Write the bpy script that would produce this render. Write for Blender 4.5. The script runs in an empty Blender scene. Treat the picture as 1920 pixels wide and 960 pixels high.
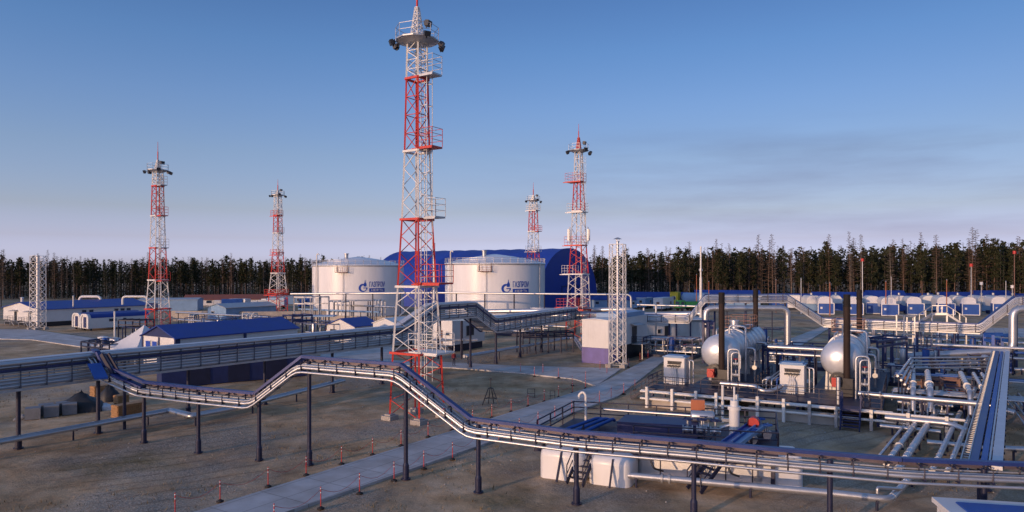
import bpy, math, random
from math import sin, cos, pi, sqrt, atan2, radians
from mathutils import Vector as V, Matrix, noise as mnoise
random.seed(7)
sc = bpy.context.scene
COL = sc.collection
F, CX, YH, H = 1300.0, 960.0, 506.0, 12.0      # photograph's focal length, centre, horizon (px) and camera height (m)

def G(px, py, z=0.0):
    y = F*(H-z)/(py-YH)
    return V(((px-CX)/F*y, y, z))
def W(px, py, y):
    return V(((px-CX)/F*y, y, H-(py-YH)*y/F))
def dirv(deg):
    a = radians(deg); return V((sin(a), cos(a), 0)), V((cos(a), -sin(a), 0))
A, R = dirv(33)
UP = V((0, 0, 1))
THETA = -radians(33)     # rotation about z that turns local x into R and local y into A

# ---------------------------------------------------------------- mesh builder
class MB:
    def __init__(s): s.v=[]; s.f=[]; s.sm=[]; s.mi=[]; s.m=0
    def add(s, vs, fs, smooth=False):
        b=len(s.v); s.v+= [tuple(p) for p in vs]
        for f in fs: s.f.append([i+b for i in f]); s.sm.append(smooth); s.mi.append(s.m)
    def hexa(s, p):
        s.add(p, [(0,3,2,1),(4,5,6,7),(0,1,5,4),(1,2,6,5),(2,3,7,6),(3,0,4,7)])
    def box(s, c, size, rot=0.0):
        c=V(c); hx,hy,hz=[q/2 for q in size]; ca,sa=cos(rot),sin(rot)
        P=[]
        for z in (-hz,hz):
            for x,y in ((-hx,-hy),(hx,-hy),(hx,hy),(-hx,hy)):
                P.append(c+V((x*ca-y*sa, x*sa+y*ca, z)))
        s.hexa(P)
    def slab(s, poly, z0, z1):
        n=len(poly); vs=[(p[0],p[1],z0) for p in poly]+[(p[0],p[1],z1) for p in poly]
        ar=sum(poly[i][0]*poly[(i+1)%n][1]-poly[(i+1)%n][0]*poly[i][1] for i in range(n))
        fs=[tuple(range(n,2*n)), tuple(range(n-1,-1,-1))]+[(i,(i+1)%n,n+(i+1)%n,n+i) for i in range(n)]
        if ar<0: fs=[tuple(reversed(f)) for f in fs]
        s.add(vs,fs)
    def beam(s, p, q, w, h=None, up=UP):
        p=V(p); q=V(q); h=h or w; d=(q-p)
        if d.length<1e-6: return
        d.normalize()
        x=d.cross(up)
        if x.length<1e-3: x=d.cross(V((sin(.6),cos(.6),0)))
        x.normalize(); y=x.cross(d)
        P=[]
        for e in (p,q):
            for a,b in ((-1,-1),(1,-1),(1,1),(-1,1)): P.append(e+x*(a*w/2)+y*(b*h/2))
        s.hexa(P)
    def ring(s, c, d, r, n, ref):
        x=d.cross(ref)
        if x.length<1e-3: x=d.cross(V((1,0.3,0)))
        x.normalize(); y=x.cross(d)
        return [c+x*(r*cos(2*pi*i/n))+y*(r*sin(2*pi*i/n)) for i in range(n)]
    def cyl(s, p, q, r0, r1=None, n=10, caps=True, smooth=True):
        p=V(p); q=V(q); r1=r0 if r1 is None else r1
        d=(q-p).normalized(); ref=UP if abs(d.z)<.95 else V((.54,.84,0))
        a=s.ring(p,d,r0,n,ref); b=s.ring(q,d,r1,n,ref)
        s.add(a+b,[(i,n+i,n+(i+1)%n,(i+1)%n) for i in range(n)],smooth)
        if caps: s.add(a,[tuple(range(n))]); s.add(b,[tuple(range(n-1,-1,-1))])
    def tube(s, pts, r, n=8, caps=True):
        pts=[V(p) for p in pts]; N=len(pts); rings=[]
        d0=(pts[1]-pts[0]).normalized()
        ref=UP if abs(d0.z)<.95 else V((.54,.84,0))
        x=d0.cross(ref).normalized()
        for k in range(N):
            if k==0: d=d0; sc_=1
            elif k==N-1: d=(pts[k]-pts[k-1]).normalized(); sc_=1
            else:
                a=(pts[k]-pts[k-1]).normalized(); b=(pts[k+1]-pts[k]).normalized(); d=(a+b)
                d=d.normalized() if d.length>1e-4 else a
                sc_=1/max(.5,a.dot(d))
            x=(x-d*x.dot(d))
            x=x.normalized() if x.length>1e-4 else d.orthogonal().normalized()
            y=x.cross(d)
            rings.append([pts[k]+x*(r*cos(2*pi*i/n))+y*(r*sin(2*pi*i/n)) for i in range(n)])
        vs=[p for rg in rings for p in rg]; fs=[]
        for k in range(N-1):
            for i in range(n): fs.append((k*n+i,k*n+n+i,k*n+n+(i+1)%n,k*n+(i+1)%n))
        s.add(vs,fs,True)
        if caps: s.add(rings[0],[tuple(range(n))]); s.add(rings[-1],[tuple(range(n-1,-1,-1))])
    def lathe(s, c, prof, n=24, axis=None, smooth=True):
        c=V(c); d=(axis or UP).normalized(); ref=UP if abs(d.z)<.95 else V((.54,.84,0))
        vs=[]
        for r,z in prof: vs+=s.ring(c+d*z,d,max(r,1e-3),n,ref)
        fs=[]
        for k in range(len(prof)-1):
            for i in range(n): fs.append((k*n+i,k*n+n+i,k*n+n+(i+1)%n,k*n+(i+1)%n))
        s.add(vs,fs,smooth)
    def build(s, name, mat, parent=None, label=None):
        off=V((0,0,0)); r=parent
        while r is not None: off+=r.location; r=r.parent
        me=bpy.data.meshes.new(name)
        me.from_pydata([(a[0]-off.x,a[1]-off.y,a[2]-off.z) for a in s.v],[],s.f)
        for m in (mat if isinstance(mat,(list,tuple)) else [mat]): me.materials.append(m)
        me.polygons.foreach_set('use_smooth',s.sm); me.polygons.foreach_set('material_index',s.mi)
        me.update()
        o=bpy.data.objects.new(name,me); COL.objects.link(o)
        if parent is not None: o.parent=parent
        if label: o['label']=label
        return o

def thing(name, label, cat, loc=(0,0,0), group=None):
    o=bpy.data.objects.new(name,None); COL.objects.link(o); o.location=V(loc); o.empty_display_size=.3
    o['label']=label; o['category']=cat
    if group: o['group']=group
    return o
def tag(o, label, cat, group=None):
    o['label']=label; o['category']=cat
    if group: o['group']=group
    return o
def struct(o, kind='structure'):
    o['kind']=kind; return o
def dup(o, parent=None, loc=None, rz=None, label=None):
    c=o.copy(); COL.objects.link(c)
    if parent is not None: c.parent=parent
    if loc is not None: c.location=V(loc)
    if rz is not None: c.rotation_euler=(0,0,rz)
    if label: c['label']=label
    for ch in list(o.children): dup(ch,c)
    return c
ORD=['first','second','third','fourth','fifth','sixth','seventh','eighth','ninth','tenth','eleventh','twelfth','thirteenth','fourteenth','fifteenth','sixteenth','seventeenth','eighteenth','nineteenth','twentieth']

# ---------------------------------------------------------------- materials
MATS={}
def mat(name, col, rough=.6, metal=0.0, var=.12, scale=1.5, bump=0.0, bscale=20, streak=None, spec=.5, col2=None, seams=None):
    m=bpy.data.materials.new(name); m.use_nodes=True; nt=m.node_tree; N=nt.nodes; L=nt.links
    b=N['Principled BSDF']; b.inputs['Roughness'].default_value=rough; b.inputs['Metallic'].default_value=metal
    b.inputs['Specular IOR Level'].default_value=spec
    tc=N.new('ShaderNodeTexCoord'); mp=N.new('ShaderNodeMapping'); L.new(tc.outputs['Object'],mp.inputs[0])
    if streak: mp.inputs['Scale'].default_value=streak
    n1=N.new('ShaderNodeTexNoise'); n1.inputs['Scale'].default_value=scale; n1.inputs['Detail'].default_value=5; n1.inputs['Roughness'].default_value=.65
    L.new(mp.outputs[0],n1.inputs['Vector'])
    rp=N.new('ShaderNodeValToRGB'); rp.color_ramp.elements[0].position=.3; rp.color_ramp.elements[1].position=.72
    c2=col2 or tuple(min(1,c*(1+var)) for c in col); c1=tuple(c*(1-var) for c in col) if not col2 else col
    rp.color_ramp.elements[0].color=(*c1,1); rp.color_ramp.elements[1].color=(*c2,1)
    L.new(n1.outputs['Fac'],rp.inputs[0]); L.new(rp.outputs[0],b.inputs['Base Color'])
    mr=N.new('ShaderNodeMapRange'); mr.inputs[3].default_value=max(.05,rough-.1); mr.inputs[4].default_value=min(1,rough+.12)
    L.new(n1.outputs['Fac'],mr.inputs[0]); L.new(mr.outputs[0],b.inputs['Roughness'])
    hgt=None
    if bump>0:
        n2=N.new('ShaderNodeTexNoise'); n2.inputs['Scale'].default_value=bscale; n2.inputs['Detail'].default_value=4
        L.new(tc.outputs['Object'],n2.inputs['Vector']); hgt=n2.outputs['Fac']
    if seams:
        wv=N.new('ShaderNodeTexWave'); wv.wave_type='BANDS'; wv.bands_direction=seams[0]; wv.inputs['Scale'].default_value=seams[1]
        mp2=N.new('ShaderNodeMapping'); L.new(tc.outputs['Object'],mp2.inputs[0]); mp2.inputs['Rotation'].default_value=(0,0,-THETA if len(seams)<3 else seams[2])
        L.new(mp2.outputs[0],wv.inputs['Vector']); hgt=wv.outputs['Fac']; bump=max(bump,.4)
    if hgt is not None:
        bp=N.new('ShaderNodeBump'); bp.inputs['Strength'].default_value=bump; bp.inputs['Distance'].default_value=.03
        L.new(hgt,bp.inputs['Height']); L.new(bp.outputs[0],b.inputs['Normal'])
    MATS[name]=m; return m

M={}
M['white']=mat('white_paint',(.68,.69,.70),.45,0,.06,.8)
M['wallwhite']=mat('white_cladding',(.70,.70,.70),.5,0,.07,.5,seams=('X',.9))
M['wallwhite_side']=mat('white_cladding_panel',(.68,.69,.70),.5,0,.07,.5,seams=('Y',.9))
M['tank']=mat('tank_paint',(.79,.80,.82),.32,0,.085,.35,streak=(1,1,.15))
M['red']=mat('red_paint',(.58,.045,.03),.45,0,.15,.6)
M['twhite']=mat('mast_white_paint',(.74,.73,.71),.45,0,.08,.6)
M['silver']=mat('aluminium_jacket',(.54,.555,.59),.38,.8,.08,1.2,bump=.15,bscale=3)
M['vessel']=mat('vessel_jacket',(.66,.69,.73),.36,.45,.10,.7,bump=.5,bscale=1.6)
M['galv']=mat('galvanised_steel',(.46,.47,.49),.45,.6,.15,2)
M['navy']=mat('navy_paint',(.018,.030,.115),.45,0,.25,1)
M['navyd']=mat('dark_navy_paint',(.012,.016,.05),.5,0,.25,1)
M['blue']=mat('blue_roof_sheet',(.011,.044,.28),.5,0,.15,.6,seams=('Y',1.6))
M['bluep']=mat('blue_paint',(.018,.085,.36),.45,0,.15,.8)
M['traytop']=mat('blue_tray_cover',(.022,.045,.19),.4,.1,.2,1.2)
M['traybrown']=mat('tray_steel',(.14,.115,.14),.45,.3,.2,1.2)
M['hangar']=mat('blue_hangar_fabric',(.010,.045,.33),.55,0,.2,.08,bump=.3,bscale=.25)
M['concrete']=mat('concrete',(.36,.34,.32),.85,0,.18,.9,bump=.3,bscale=12)
M['bund']=mat('bund_concrete',(.42,.38,.34),.85,0,.2,.5,bump=.3,bscale=6)
M['rust']=mat('rusty_steel',(.032,.019,.015),.75,.2,.4,1.6,streak=(1,1,.4))
M['rusttop']=mat('sooty_steel',(.012,.010,.010),.8,.1,.3,2)
M['brownframe']=mat('brown_primer',(.22,.12,.095),.6,.1,.25,1.5)
M['wood']=mat('crate_wood',(.36,.20,.09),.7,0,.3,3,streak=(1,1,6))
M['woodd']=mat('old_wood',(.16,.11,.07),.8,0,.3,3)
M['black']=mat('black_rubber',(.015,.015,.017),.7,0,.2,2)
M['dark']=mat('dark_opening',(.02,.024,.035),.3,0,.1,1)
M['glass']=mat('window_glass',(.03,.05,.09),.08,0,.1,1)
M['purple']=mat('violet_plinth_paint',(.14,.12,.36),.55,0,.3,.7,streak=(1,1,.5))
M['valve']=mat('valve_red',(.50,.03,.025),.45,0,.1,2)
M['green']=mat('truck_green',(.03,.20,.07),.4,0,.1,1)
M['yellow']=mat('yellow_paint',(.62,.50,.03),.5,0,.1,1)
M['orange']=mat('orange_paint',(.40,.13,.06),.5,0,.15,1)
M['terracotta']=mat('terracotta_sheet',(.25,.075,.04),.6,0,.2,1)
M['lightblue']=mat('light_blue_paint',(.22,.36,.56),.5,0,.1,.8)
M['tent']=mat('tent_canvas',(.62,.64,.68),.7,0,.05,.6)
M['lampblack']=mat('lamp_housing',(.03,.034,.045),.5,.2,.1,2)
M['logo']=mat('logo_blue',(.010,.065,.42),.45,0,.05,1)
M['tarp']=mat('black_tarpaulin',(.018,.02,.026),.55,0,.3,1.2,bump=.6,bscale=2.5)
M['skin']=mat('skin',(.45,.27,.19),.6,0,.05,5)
M['workred']=mat('red_workwear',(.22,.03,.04),.8,0,.1,5)
M['worknavy']=mat('navy_workwear',(.03,.035,.07),.8,0,.1,5)
M['brick']=mat('grey_block',(.20,.215,.24),.85,0,.2,2,bump=.3,bscale=10)
M['bark']=mat('larch_bark',(.16,.105,.078),.9,0,.35,1.2,streak=(1,1,.3))
M['barkgrey']=mat('grey_bark',(.20,.165,.14),.9,0,.35,1.2,streak=(1,1,.3))
def leafmat(name, c1, c2):
    m=mat(name,c1,.8,0,.2,.45,col2=c2,spec=.15)
    b=m.node_tree.nodes['Principled BSDF']
    return m
M['pine']=leafmat('pine_needles',(.020,.027,.014),(.048,.050,.023))
M['spruce']=leafmat('spruce_needles',(.014,.022,.012),(.030,.040,.018))
M['larch']=leafmat('larch_twigs',(.075,.050,.038),(.125,.088,.066))
M['birch']=leafmat('bare_twigs',(.10,.085,.075),(.16,.135,.115))

# ---------------------------------------------------------------- sky, sun, camera
SUN_DIR=V((-.70,-.71,0)).normalized(); SUN_EL=radians(6.5)
SUN_AZ=atan2(SUN_DIR.x,SUN_DIR.y)      # clockwise from +Y
w=bpy.data.worlds.new('World'); sc.world=w; w.use_nodes=True
nt=w.node_tree; N=nt.nodes; L=nt.links
bg=N['Background']; bg.inputs['Strength'].default_value=.15
sky=N.new('ShaderNodeTexSky'); sky.sky_type='NISHITA'; sky.sun_disc=False
sky.sun_elevation=SUN_EL; sky.sun_rotation=SUN_AZ; sky.altitude=100; sky.air_density=1.0; sky.dust_density=.6; sky.ozone_density=2.2
tc=N.new('ShaderNodeTexCoord')
mp=N.new('ShaderNodeMapping'); mp.inputs['Scale'].default_value=(1.2,1.2,9.0); mp.inputs['Rotation'].default_value=(0,radians(-7),0)
L.new(tc.outputs['Generated'],mp.inputs[0])
nz=N.new('ShaderNodeTexNoise'); nz.inputs['Scale'].default_value=1.7; nz.inputs['Detail'].default_value=7; nz.inputs['Roughness'].default_value=.55
L.new(mp.outputs[0],nz.inputs['Vector'])
rp=N.new('ShaderNodeValToRGB'); rp.color_ramp.elements[0].position=.42; rp.color_ramp.elements[1].position=.66
rp.color_ramp.elements[0].color=(0,0,0,1); rp.color_ramp.elements[1].color=(1,1,1,1)
L.new(nz.outputs['Fac'],rp.inputs[0])
# the cirrus bank stands low in the east (right of the photograph)
sx=N.new('ShaderNodeSeparateXYZ'); L.new(tc.outputs['Generated'],sx.inputs[0])
def maprange(src,a,b,c,d,smooth=True):
    n=N.new('ShaderNodeMapRange'); n.interpolation_type='SMOOTHSTEP' if smooth else 'LINEAR'
    for i,v_ in enumerate((a,b,c,d)): n.inputs[i+1].default_value=v_
    L.new(src,n.inputs[0]); return n.outputs[0]
def mul(a,b):
    n=N.new('ShaderNodeMath'); n.operation='MULTIPLY'; L.new(a,n.inputs[0])
    if isinstance(b,float): n.inputs[1].default_value=b
    else: L.new(b,n.inputs[1])
    return n.outputs[0]
cz=mul(maprange(sx.outputs['Z'],.015,.06,0,1),maprange(sx.outputs['Z'],.23,.13,0,1))
cx_=maprange(sx.outputs['X'],-.2,.35,0,1)
cl=mul(mul(rp.outputs[0],mul(cz,cx_)),.72)
SKYMIX=N.new('ShaderNodeMix'); SKYMIX.data_type='RGBA'; L.new(cl,SKYMIX.inputs['Factor'])
tint=N.new('ShaderNodeMix'); tint.data_type='RGBA'; tint.blend_type='MULTIPLY'; tint.inputs['Factor'].default_value=1
L.new(sky.outputs[0],tint.inputs['A'])
TR=N.new('ShaderNodeValToRGB'); L.new(sx.outputs['Z'],TR.inputs[0])
L.new(tint.outputs['Result'],SKYMIX.inputs['A'])
CLC=N.new('ShaderNodeMix'); CLC.data_type='RGBA'; CLC.blend_type='MULTIPLY'; CLC.inputs['Factor'].default_value=1
L.new(tint.outputs['Result'],CLC.inputs['A']); CLC.inputs['B'].default_value=(.68,.61,.64,1)
L.new(CLC.outputs['Result'],SKYMIX.inputs['B'])
L.new(SKYMIX.outputs['Result'],bg.inputs['Color'])
SKYK=2.3; SKYD=3.35
stops=[(0.0,(2.95,3.6,10.5)),(.02,(2.85,3.2,8.6)),(.043,(2.55,2.4,5.1)),(.081,(2.42,2.07,3.1)),(.157,(2.38,2.15,2.85)),(.229,(2.14,2.18,3.0)),(.298,(1.8,2.12,3.0)),(.36,(1.53,1.89,2.8)),(.6,(3.6,3.4,4.0)),(1.0,(5.6,5.0,5.3))]
cr=TR.color_ramp
for i,(p_,c_) in enumerate(stops):
    el=cr.elements[i] if i<2 else cr.elements.new(p_)
    el.position=p_; el.color=(c_[0]/20,c_[1]/20,c_[2]/20,1)
vm=N.new('ShaderNodeVectorMath'); vm.operation='SCALE'; vm.inputs['Scale'].default_value=20/SKYD
L.new(TR.outputs[0],vm.inputs[0])
azf=maprange(sx.outputs['X'],-.62,.62,1.13,.77,False)      # evens the brightness out round the antisolar point
vm2=N.new('ShaderNodeVectorMath'); vm2.operation='SCALE'; L.new(vm.outputs[0],vm2.inputs[0]); L.new(azf,vm2.inputs['Scale'])
L.new(vm2.outputs[0],tint.inputs['B'])

sl=bpy.data.lights.new('sun','SUN'); sl.energy=1.65; sl.angle=radians(.5); sl.color=(1.0,.62,.36)
so=bpy.data.objects.new('sun',sl); COL.objects.link(so)
sd=V((SUN_DIR.x*cos(SUN_EL),SUN_DIR.y*cos(SUN_EL),sin(SUN_EL)))
so.rotation_euler=sd.to_track_quat('Z','Y').to_euler(); so.location=sd*200
cam=bpy.data.cameras.new('camera'); co=bpy.data.objects.new('camera',cam); COL.objects.link(co)
co.location=(0,0,H); co.rotation_euler=(pi/2,0,0); cam.sensor_width=36; cam.lens=36*F/1920
cam.shift_y=(YH-480)/1920; cam.clip_end=6000; cam.clip_start=.1
sc.camera=co
sc.view_settings.view_transform='Standard'; sc.view_settings.look='None'; sc.view_settings.gamma=1
sc.view_settings.exposure=-.5+math.log2(SKYK)
# ================================================================ GROUND AND PATHS
def lerp(a,b,t): return a+(b-a)*t
def ground_material():
    m=bpy.data.materials.new('sandy_ground'); m.use_nodes=True; nt=m.node_tree; N=nt.nodes; L=nt.links
    b=N['Principled BSDF']; b.inputs['Roughness'].default_value=.95; b.inputs['Specular IOR Level'].default_value=.1
    tc=N.new('ShaderNodeTexCoord')
    def noise(scale,detail=6,mapping=None,rot=0,rough=.6):
        src=tc.outputs['Object']
        if mapping:
            mp=N.new('ShaderNodeMapping'); mp.inputs['Scale'].default_value=mapping; mp.inputs['Rotation'].default_value=(0,0,rot); L.new(src,mp.inputs[0]); src=mp.outputs[0]
        n=N.new('ShaderNodeTexNoise'); n.inputs['Scale'].default_value=scale; n.inputs['Detail'].default_value=detail; n.inputs['Roughness'].default_value=rough
        L.new(src,n.inputs['Vector']); return n.outputs['Fac']
    def ramp(src,stops):
        r=N.new('ShaderNodeValToRGB'); el=r.color_ramp.elements
        for i,(p,c) in enumerate(stops):
            e=el[i] if i<2 else el.new(p)
            e.position=p; e.color=(*c,1)
        L.new(src,r.inputs[0]); return r.outputs[0]
    def mix(f,a,b_,bt='MIX'):
        x=N.new('ShaderNodeMix'); x.data_type='RGBA'; x.blend_type=bt
        if isinstance(f,float): x.inputs['Factor'].default_value=f
        else: L.new(f,x.inputs['Factor'])
        L.new(a,x.inputs['A']); L.new(b_,x.inputs['B']); return x.outputs['Result']
    sand=ramp(noise(.35,7),[(.3,(.30,.20,.115)),(.5,(.46,.325,.20)),(.7,(.58,.44,.30))])
    gravel=ramp(noise(9,5,rough=.75),[(.32,(.12,.105,.085)),(.5,(.29,.25,.205)),(.68,(.54,.48,.41))])
    grass=ramp(noise(3.5,6),[(.3,(.10,.078,.038)),(.7,(.28,.215,.105))])
    f1=ramp(noise(.075,5),[(.47,(0,0,0)),(.60,(1,1,1))])
    f2=ramp(noise(.11,6,(1,1,1),.4),[(.55,(0,0,0)),(.70,(.85,.85,.85))])
    streak=ramp(noise(.22,5,(1,.10,1),radians(25)),[(.36,(.88,.87,.86)),(.62,(1.30,1.27,1.23))])
    c=mix(f1,sand,gravel); c=mix(f2,c,grass)
    c=mix(1.0,c,streak,'MULTIPLY')
    fine=ramp(noise(26,3,rough=.8),[(.3,(.62,.62,.62)),(.72,(1.35,1.35,1.35))])
    c=mix(1.0,c,fine,'MULTIPLY')
    # old wheel tracks
    mpw=N.new('ShaderNodeMapping'); mpw.inputs['Rotation'].default_value=(0,0,radians(58)); L.new(tc.outputs['Object'],mpw.inputs[0])
    wv=N.new('ShaderNodeTexWave'); wv.inputs['Scale'].default_value=.21; wv.inputs['Distortion'].default_value=9; wv.inputs['Detail'].default_value=3; wv.inputs['Detail Scale'].default_value=.35; L.new(mpw.outputs[0],wv.inputs['Vector'])
    trk=ramp(wv.outputs['Fac'],[(.03,(.80,.78,.76)),(.16,(1,1,1))])
    tmask=ramp(noise(.06,3),[(.46,(0,0,0)),(.58,(1,1,1))])
    white=N.new('ShaderNodeRGB'); white.outputs[0].default_value=(1,1,1,1)
    tr_=mix(tmask,white.outputs[0],trk); c=mix(1.0,c,tr_,'MULTIPLY')
    # scattered pale pebbles
    vo=N.new('ShaderNodeTexVoronoi'); vo.inputs['Scale'].default_value=3.2; L.new(tc.outputs['Object'],vo.inputs['Vector'])
    pf=ramp(vo.outputs['Distance'],[(.06,(1,1,1)),(.12,(0,0,0))])
    pf2=ramp(noise(.16,3),[(.5,(0,0,0)),(.62,(1,1,1))])
    pb=N.new('ShaderNodeRGB'); pb.outputs[0].default_value=(.30,.28,.26,1)
    c=mix(mix(1.0,pf,pf2,'MULTIPLY'),c,pb.outputs[0])
    L.new(c,b.inputs['Base Color'])
    h=noise(2.2,8,rough=.7)
    hm=N.new('ShaderNodeMath'); hm.operation='MULTIPLY_ADD'; L.new(tr_,hm.inputs[0]); hm.inputs[1].default_value=.35; L.new(h,hm.inputs[2])
    bp=N.new('ShaderNodeBump'); bp.inputs['Strength'].default_value=.6; bp.inputs['Distance'].default_value=.14
    L.new(hm.outputs[0],bp.inputs['Height']); L.new(bp.outputs[0],b.inputs['Normal'])
    return m
M['ground']=ground_material()
def gh(x,y):      # small relief of the earth, always below the slabs
    fade=max(0,min(1,(150-y)/60))*max(0,min(1,(90-abs(x))/30))
    n=mnoise.noise((x*.22,y*.22,0))*.05+mnoise.noise((x*.7,y*.7,3))*.03
    return -.09+n*fade
def axis_lines(lo,hi,step,far):
    a=[lo+step*i for i in range(int((hi-lo)/step)+1)]
    b=[];d=step
    x=a[-1]
    while x<far: d*=1.5; x+=d; b.append(x)
    c=[];d=step;x=a[0]
    while x>-far: d*=1.5; x-=d; c.append(x)
    return list(reversed(c))+a+b
xs=axis_lines(-55,55,.45,3500); ys=axis_lines(20,105,.45,3500)
gm=MB(); nx=len(xs)
gm.v=[(x,y,gh(x,y)) for y in ys for x in xs]
for j in range(len(ys)-1):
    for i in range(nx-1):
        k=j*nx+i; gm.f.append((k,k+1,k+nx+1,k+nx))
gm.sm=[True]*len(gm.f); gm.mi=[0]*len(gm.f)
struct(gm.build('ground',M['ground']))

def slab_material():
    m=mat('path_slab',(.50,.495,.50),.85,0,.10,.8,bump=.15,bscale=15)
    nt=m.node_tree; N=nt.nodes; L=nt.links; b=N['Principled BSDF']
    tc=N.new('ShaderNodeTexCoord'); mp=N.new('ShaderNodeMapping'); mp.inputs['Rotation'].default_value=(0,0,radians(33)); L.new(tc.outputs['Object'],mp.inputs[0])
    br=N.new('ShaderNodeTexBrick'); br.offset=0; br.inputs['Scale'].default_value=1; br.inputs['Brick Width'].default_value=1.75; br.inputs['Row Height'].default_value=3.0; br.inputs['Mortar Size'].default_value=.03
    br.inputs['Color1'].default_value=(1.04,1.04,1.04,1); br.inputs['Color2'].default_value=(.88,.87,.86,1); br.inputs['Mortar'].default_value=(.55,.53,.5,1)
    L.new(mp.outputs[0],br.inputs['Vector'])
    mx=N.new('ShaderNodeMix'); mx.data_type='RGBA'; mx.blend_type='MULTIPLY'; mx.inputs['Factor'].default_value=1
    src=b.inputs['Base Color'].links[0].from_socket
    L.new(src,mx.inputs['A']); L.new(br.outputs['Color'],mx.inputs['B'])
    st=N.new('ShaderNodeTexNoise'); st.inputs['Scale'].default_value=.5; st.inputs['Detail'].default_value=8; L.new(tc.outputs['Object'],st.inputs['Vector'])
    rp=N.new('ShaderNodeValToRGB'); rp.color_ramp.elements[0].position=.35; rp.color_ramp.elements[0].color=(.80,.77,.74,1); rp.color_ramp.elements[1].position=.6; rp.color_ramp.elements[1].color=(1.05,1.05,1.05,1)
    L.new(st.outputs['Fac'],rp.inputs[0])
    m2=N.new('ShaderNodeMix'); m2.data_type='RGBA'; m2.blend_type='MULTIPLY'; m2.inputs['Factor'].default_value=1
    L.new(mx.outputs['Result'],m2.inputs['A']); L.new(rp.outputs[0],m2.inputs['B']); L.new(m2.outputs['Result'],b.inputs['Base Color'])
    return m
M['slab']=slab_material()
def path(name,pts,z=.06):
    mb=MB(); mb.slab([(p.x,p.y) for p in pts],-.25,z)
    o=struct(mb.build(name,M['slab'])); return o
# left edge and right edge of the main footpath
pl0,pl1=G(480,925),G(1122,722); pr0,pr1=G(542,960),G(1160,743)
dl=(pl1-pl0).normalized()
path('concrete_path',[pl0-dl*14, pr0-dl*14, pr0, G(1005,800), pr1, G(1246,676), G(1248,664), G(1225,668), pl1, pl0])
path('concrete_path',[G(1118,724),G(1078,711),G(960,698),G(850,690),G(735,684),G(735,676),G(850,680),G(960,686),G(1165,691),G(1150,702)],.045)
path('concrete_road',[G(610,684),G(600,664),G(650,652),G(735,650),G(735,683)],.05)
path('concrete_road',[G(-60,618),G(60,618),G(170,634),G(300,650),G(150,650),G(60,637),G(-60,634)],.05)
path('concrete_road',[G(1400,655),G(1470,640),G(1575,600),G(1605,592),G(1620,594),G(1560,612),G(1490,655)],.05)
path('concrete_road',[G(1745,627),G(1860,615),G(1990,617),G(1990,632),G(1860,634)],.05)

# ================================================================ LATTICE MASTS
def frame_pts(c,side,z,th):
    ca,sa=cos(th),sin(th); h=side/2
    return [V((c.x+x*ca-y*sa,c.y+x*sa+y*ca,z)) for x,y in ((-h,-h),(h,-h),(h,h),(-h,h))]
def lattice_section(c,th,z0,s0,z1,s1,n,lw,bw,style='X'):
    mb=MB(); lv=[]
    for k in range(n+1):
        t=k/n; lv.append(frame_pts(c,lerp(s0,s1,t),lerp(z0,z1,t),th))
    for i in range(4): mb.beam(lv[0][i],lv[-1][i],lw)
    for k in range(n):
        a,b=lv[k],lv[k+1]
        for i in range(4):
            j=(i+1)%4
            if style=='Z':
                if k%2: mb.beam(a[i],b[j],bw)
                else: mb.beam(a[j],b[i],bw)
            else:
                mb.beam(a[i],b[j],bw); mb.beam(a[j],b[i],bw)
            if style!='Z' or s0<1.6: mb.beam(a[i],a[j],bw)
    for i in range(4): mb.beam(lv[-1][i],lv[-1][(i+1)%4],bw*1.3)
    return mb
def railing(mb,pts,h=1.1,r=.03,mids=2,close=True,step=1.3):
    n=len(pts)
    for i in range(n if close else n-1):
        p,q=V(pts[i]),V(pts[(i+1)%n]); d=(q-p); k=max(1,int(round(d.length/step)))
        for j in range(k): mb.beam(p+d*(j/k),p+d*(j/k)+UP*h,r*1.6)
        for m_ in range(mids+1): mb.beam(p+UP*h*(m_+1)/(mids+1),q+UP*h*(m_+1)/(mids+1),r*1.5)
    if not close: mb.beam(V(pts[-1]),V(pts[-1])+UP*h,r*1.6)
def balcony(root,c,th,z,off,size,m,rw,name='balcony'):
    ca,sa=cos(th),sin(th)
    def loc(x,y,zz): return V((c.x+x*ca-y*sa,c.y+x*sa+y*ca,zz))
    mb=MB(); hx,hy=size[0]/2,size[1]/2
    mb.box(loc(off[0],off[1],z),(size[0],size[1],.14),th)
    mb.beam(loc(off[0]-hx-.4,off[1]-hy,z-.09),loc(off[0]+hx,off[1]-hy,z-.09),.12)
    fl=mb.build(name,m,root)
    mb=MB(); railing(mb,[loc(off[0]-hx,off[1]-hy,z+.07),loc(off[0]+hx,off[1]-hy,z+.07),loc(off[0]+hx,off[1]+hy,z+.07),loc(off[0]-hx,off[1]+hy,z+.07)],1.45,rw)
    mb.build('railing',m,fl)
def floodlight(root,p,d,s=.6):
    mb=MB(); d=V(d).normalized(); p=V(p)
    mb.beam(p,p+d*.35*s/.6,s,s*.8)
    mb.beam(p-d*.2,p-V((0,0,.35)),.08)
    for k in (-.3,0,.3): mb.beam(p-d*.02+V((0,0,k*s*.8)),p-d*.14+V((0,0,k*s*.8)),s*.8,.05)
    mb.build('floodlight',M['lampblack'],root)
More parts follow.
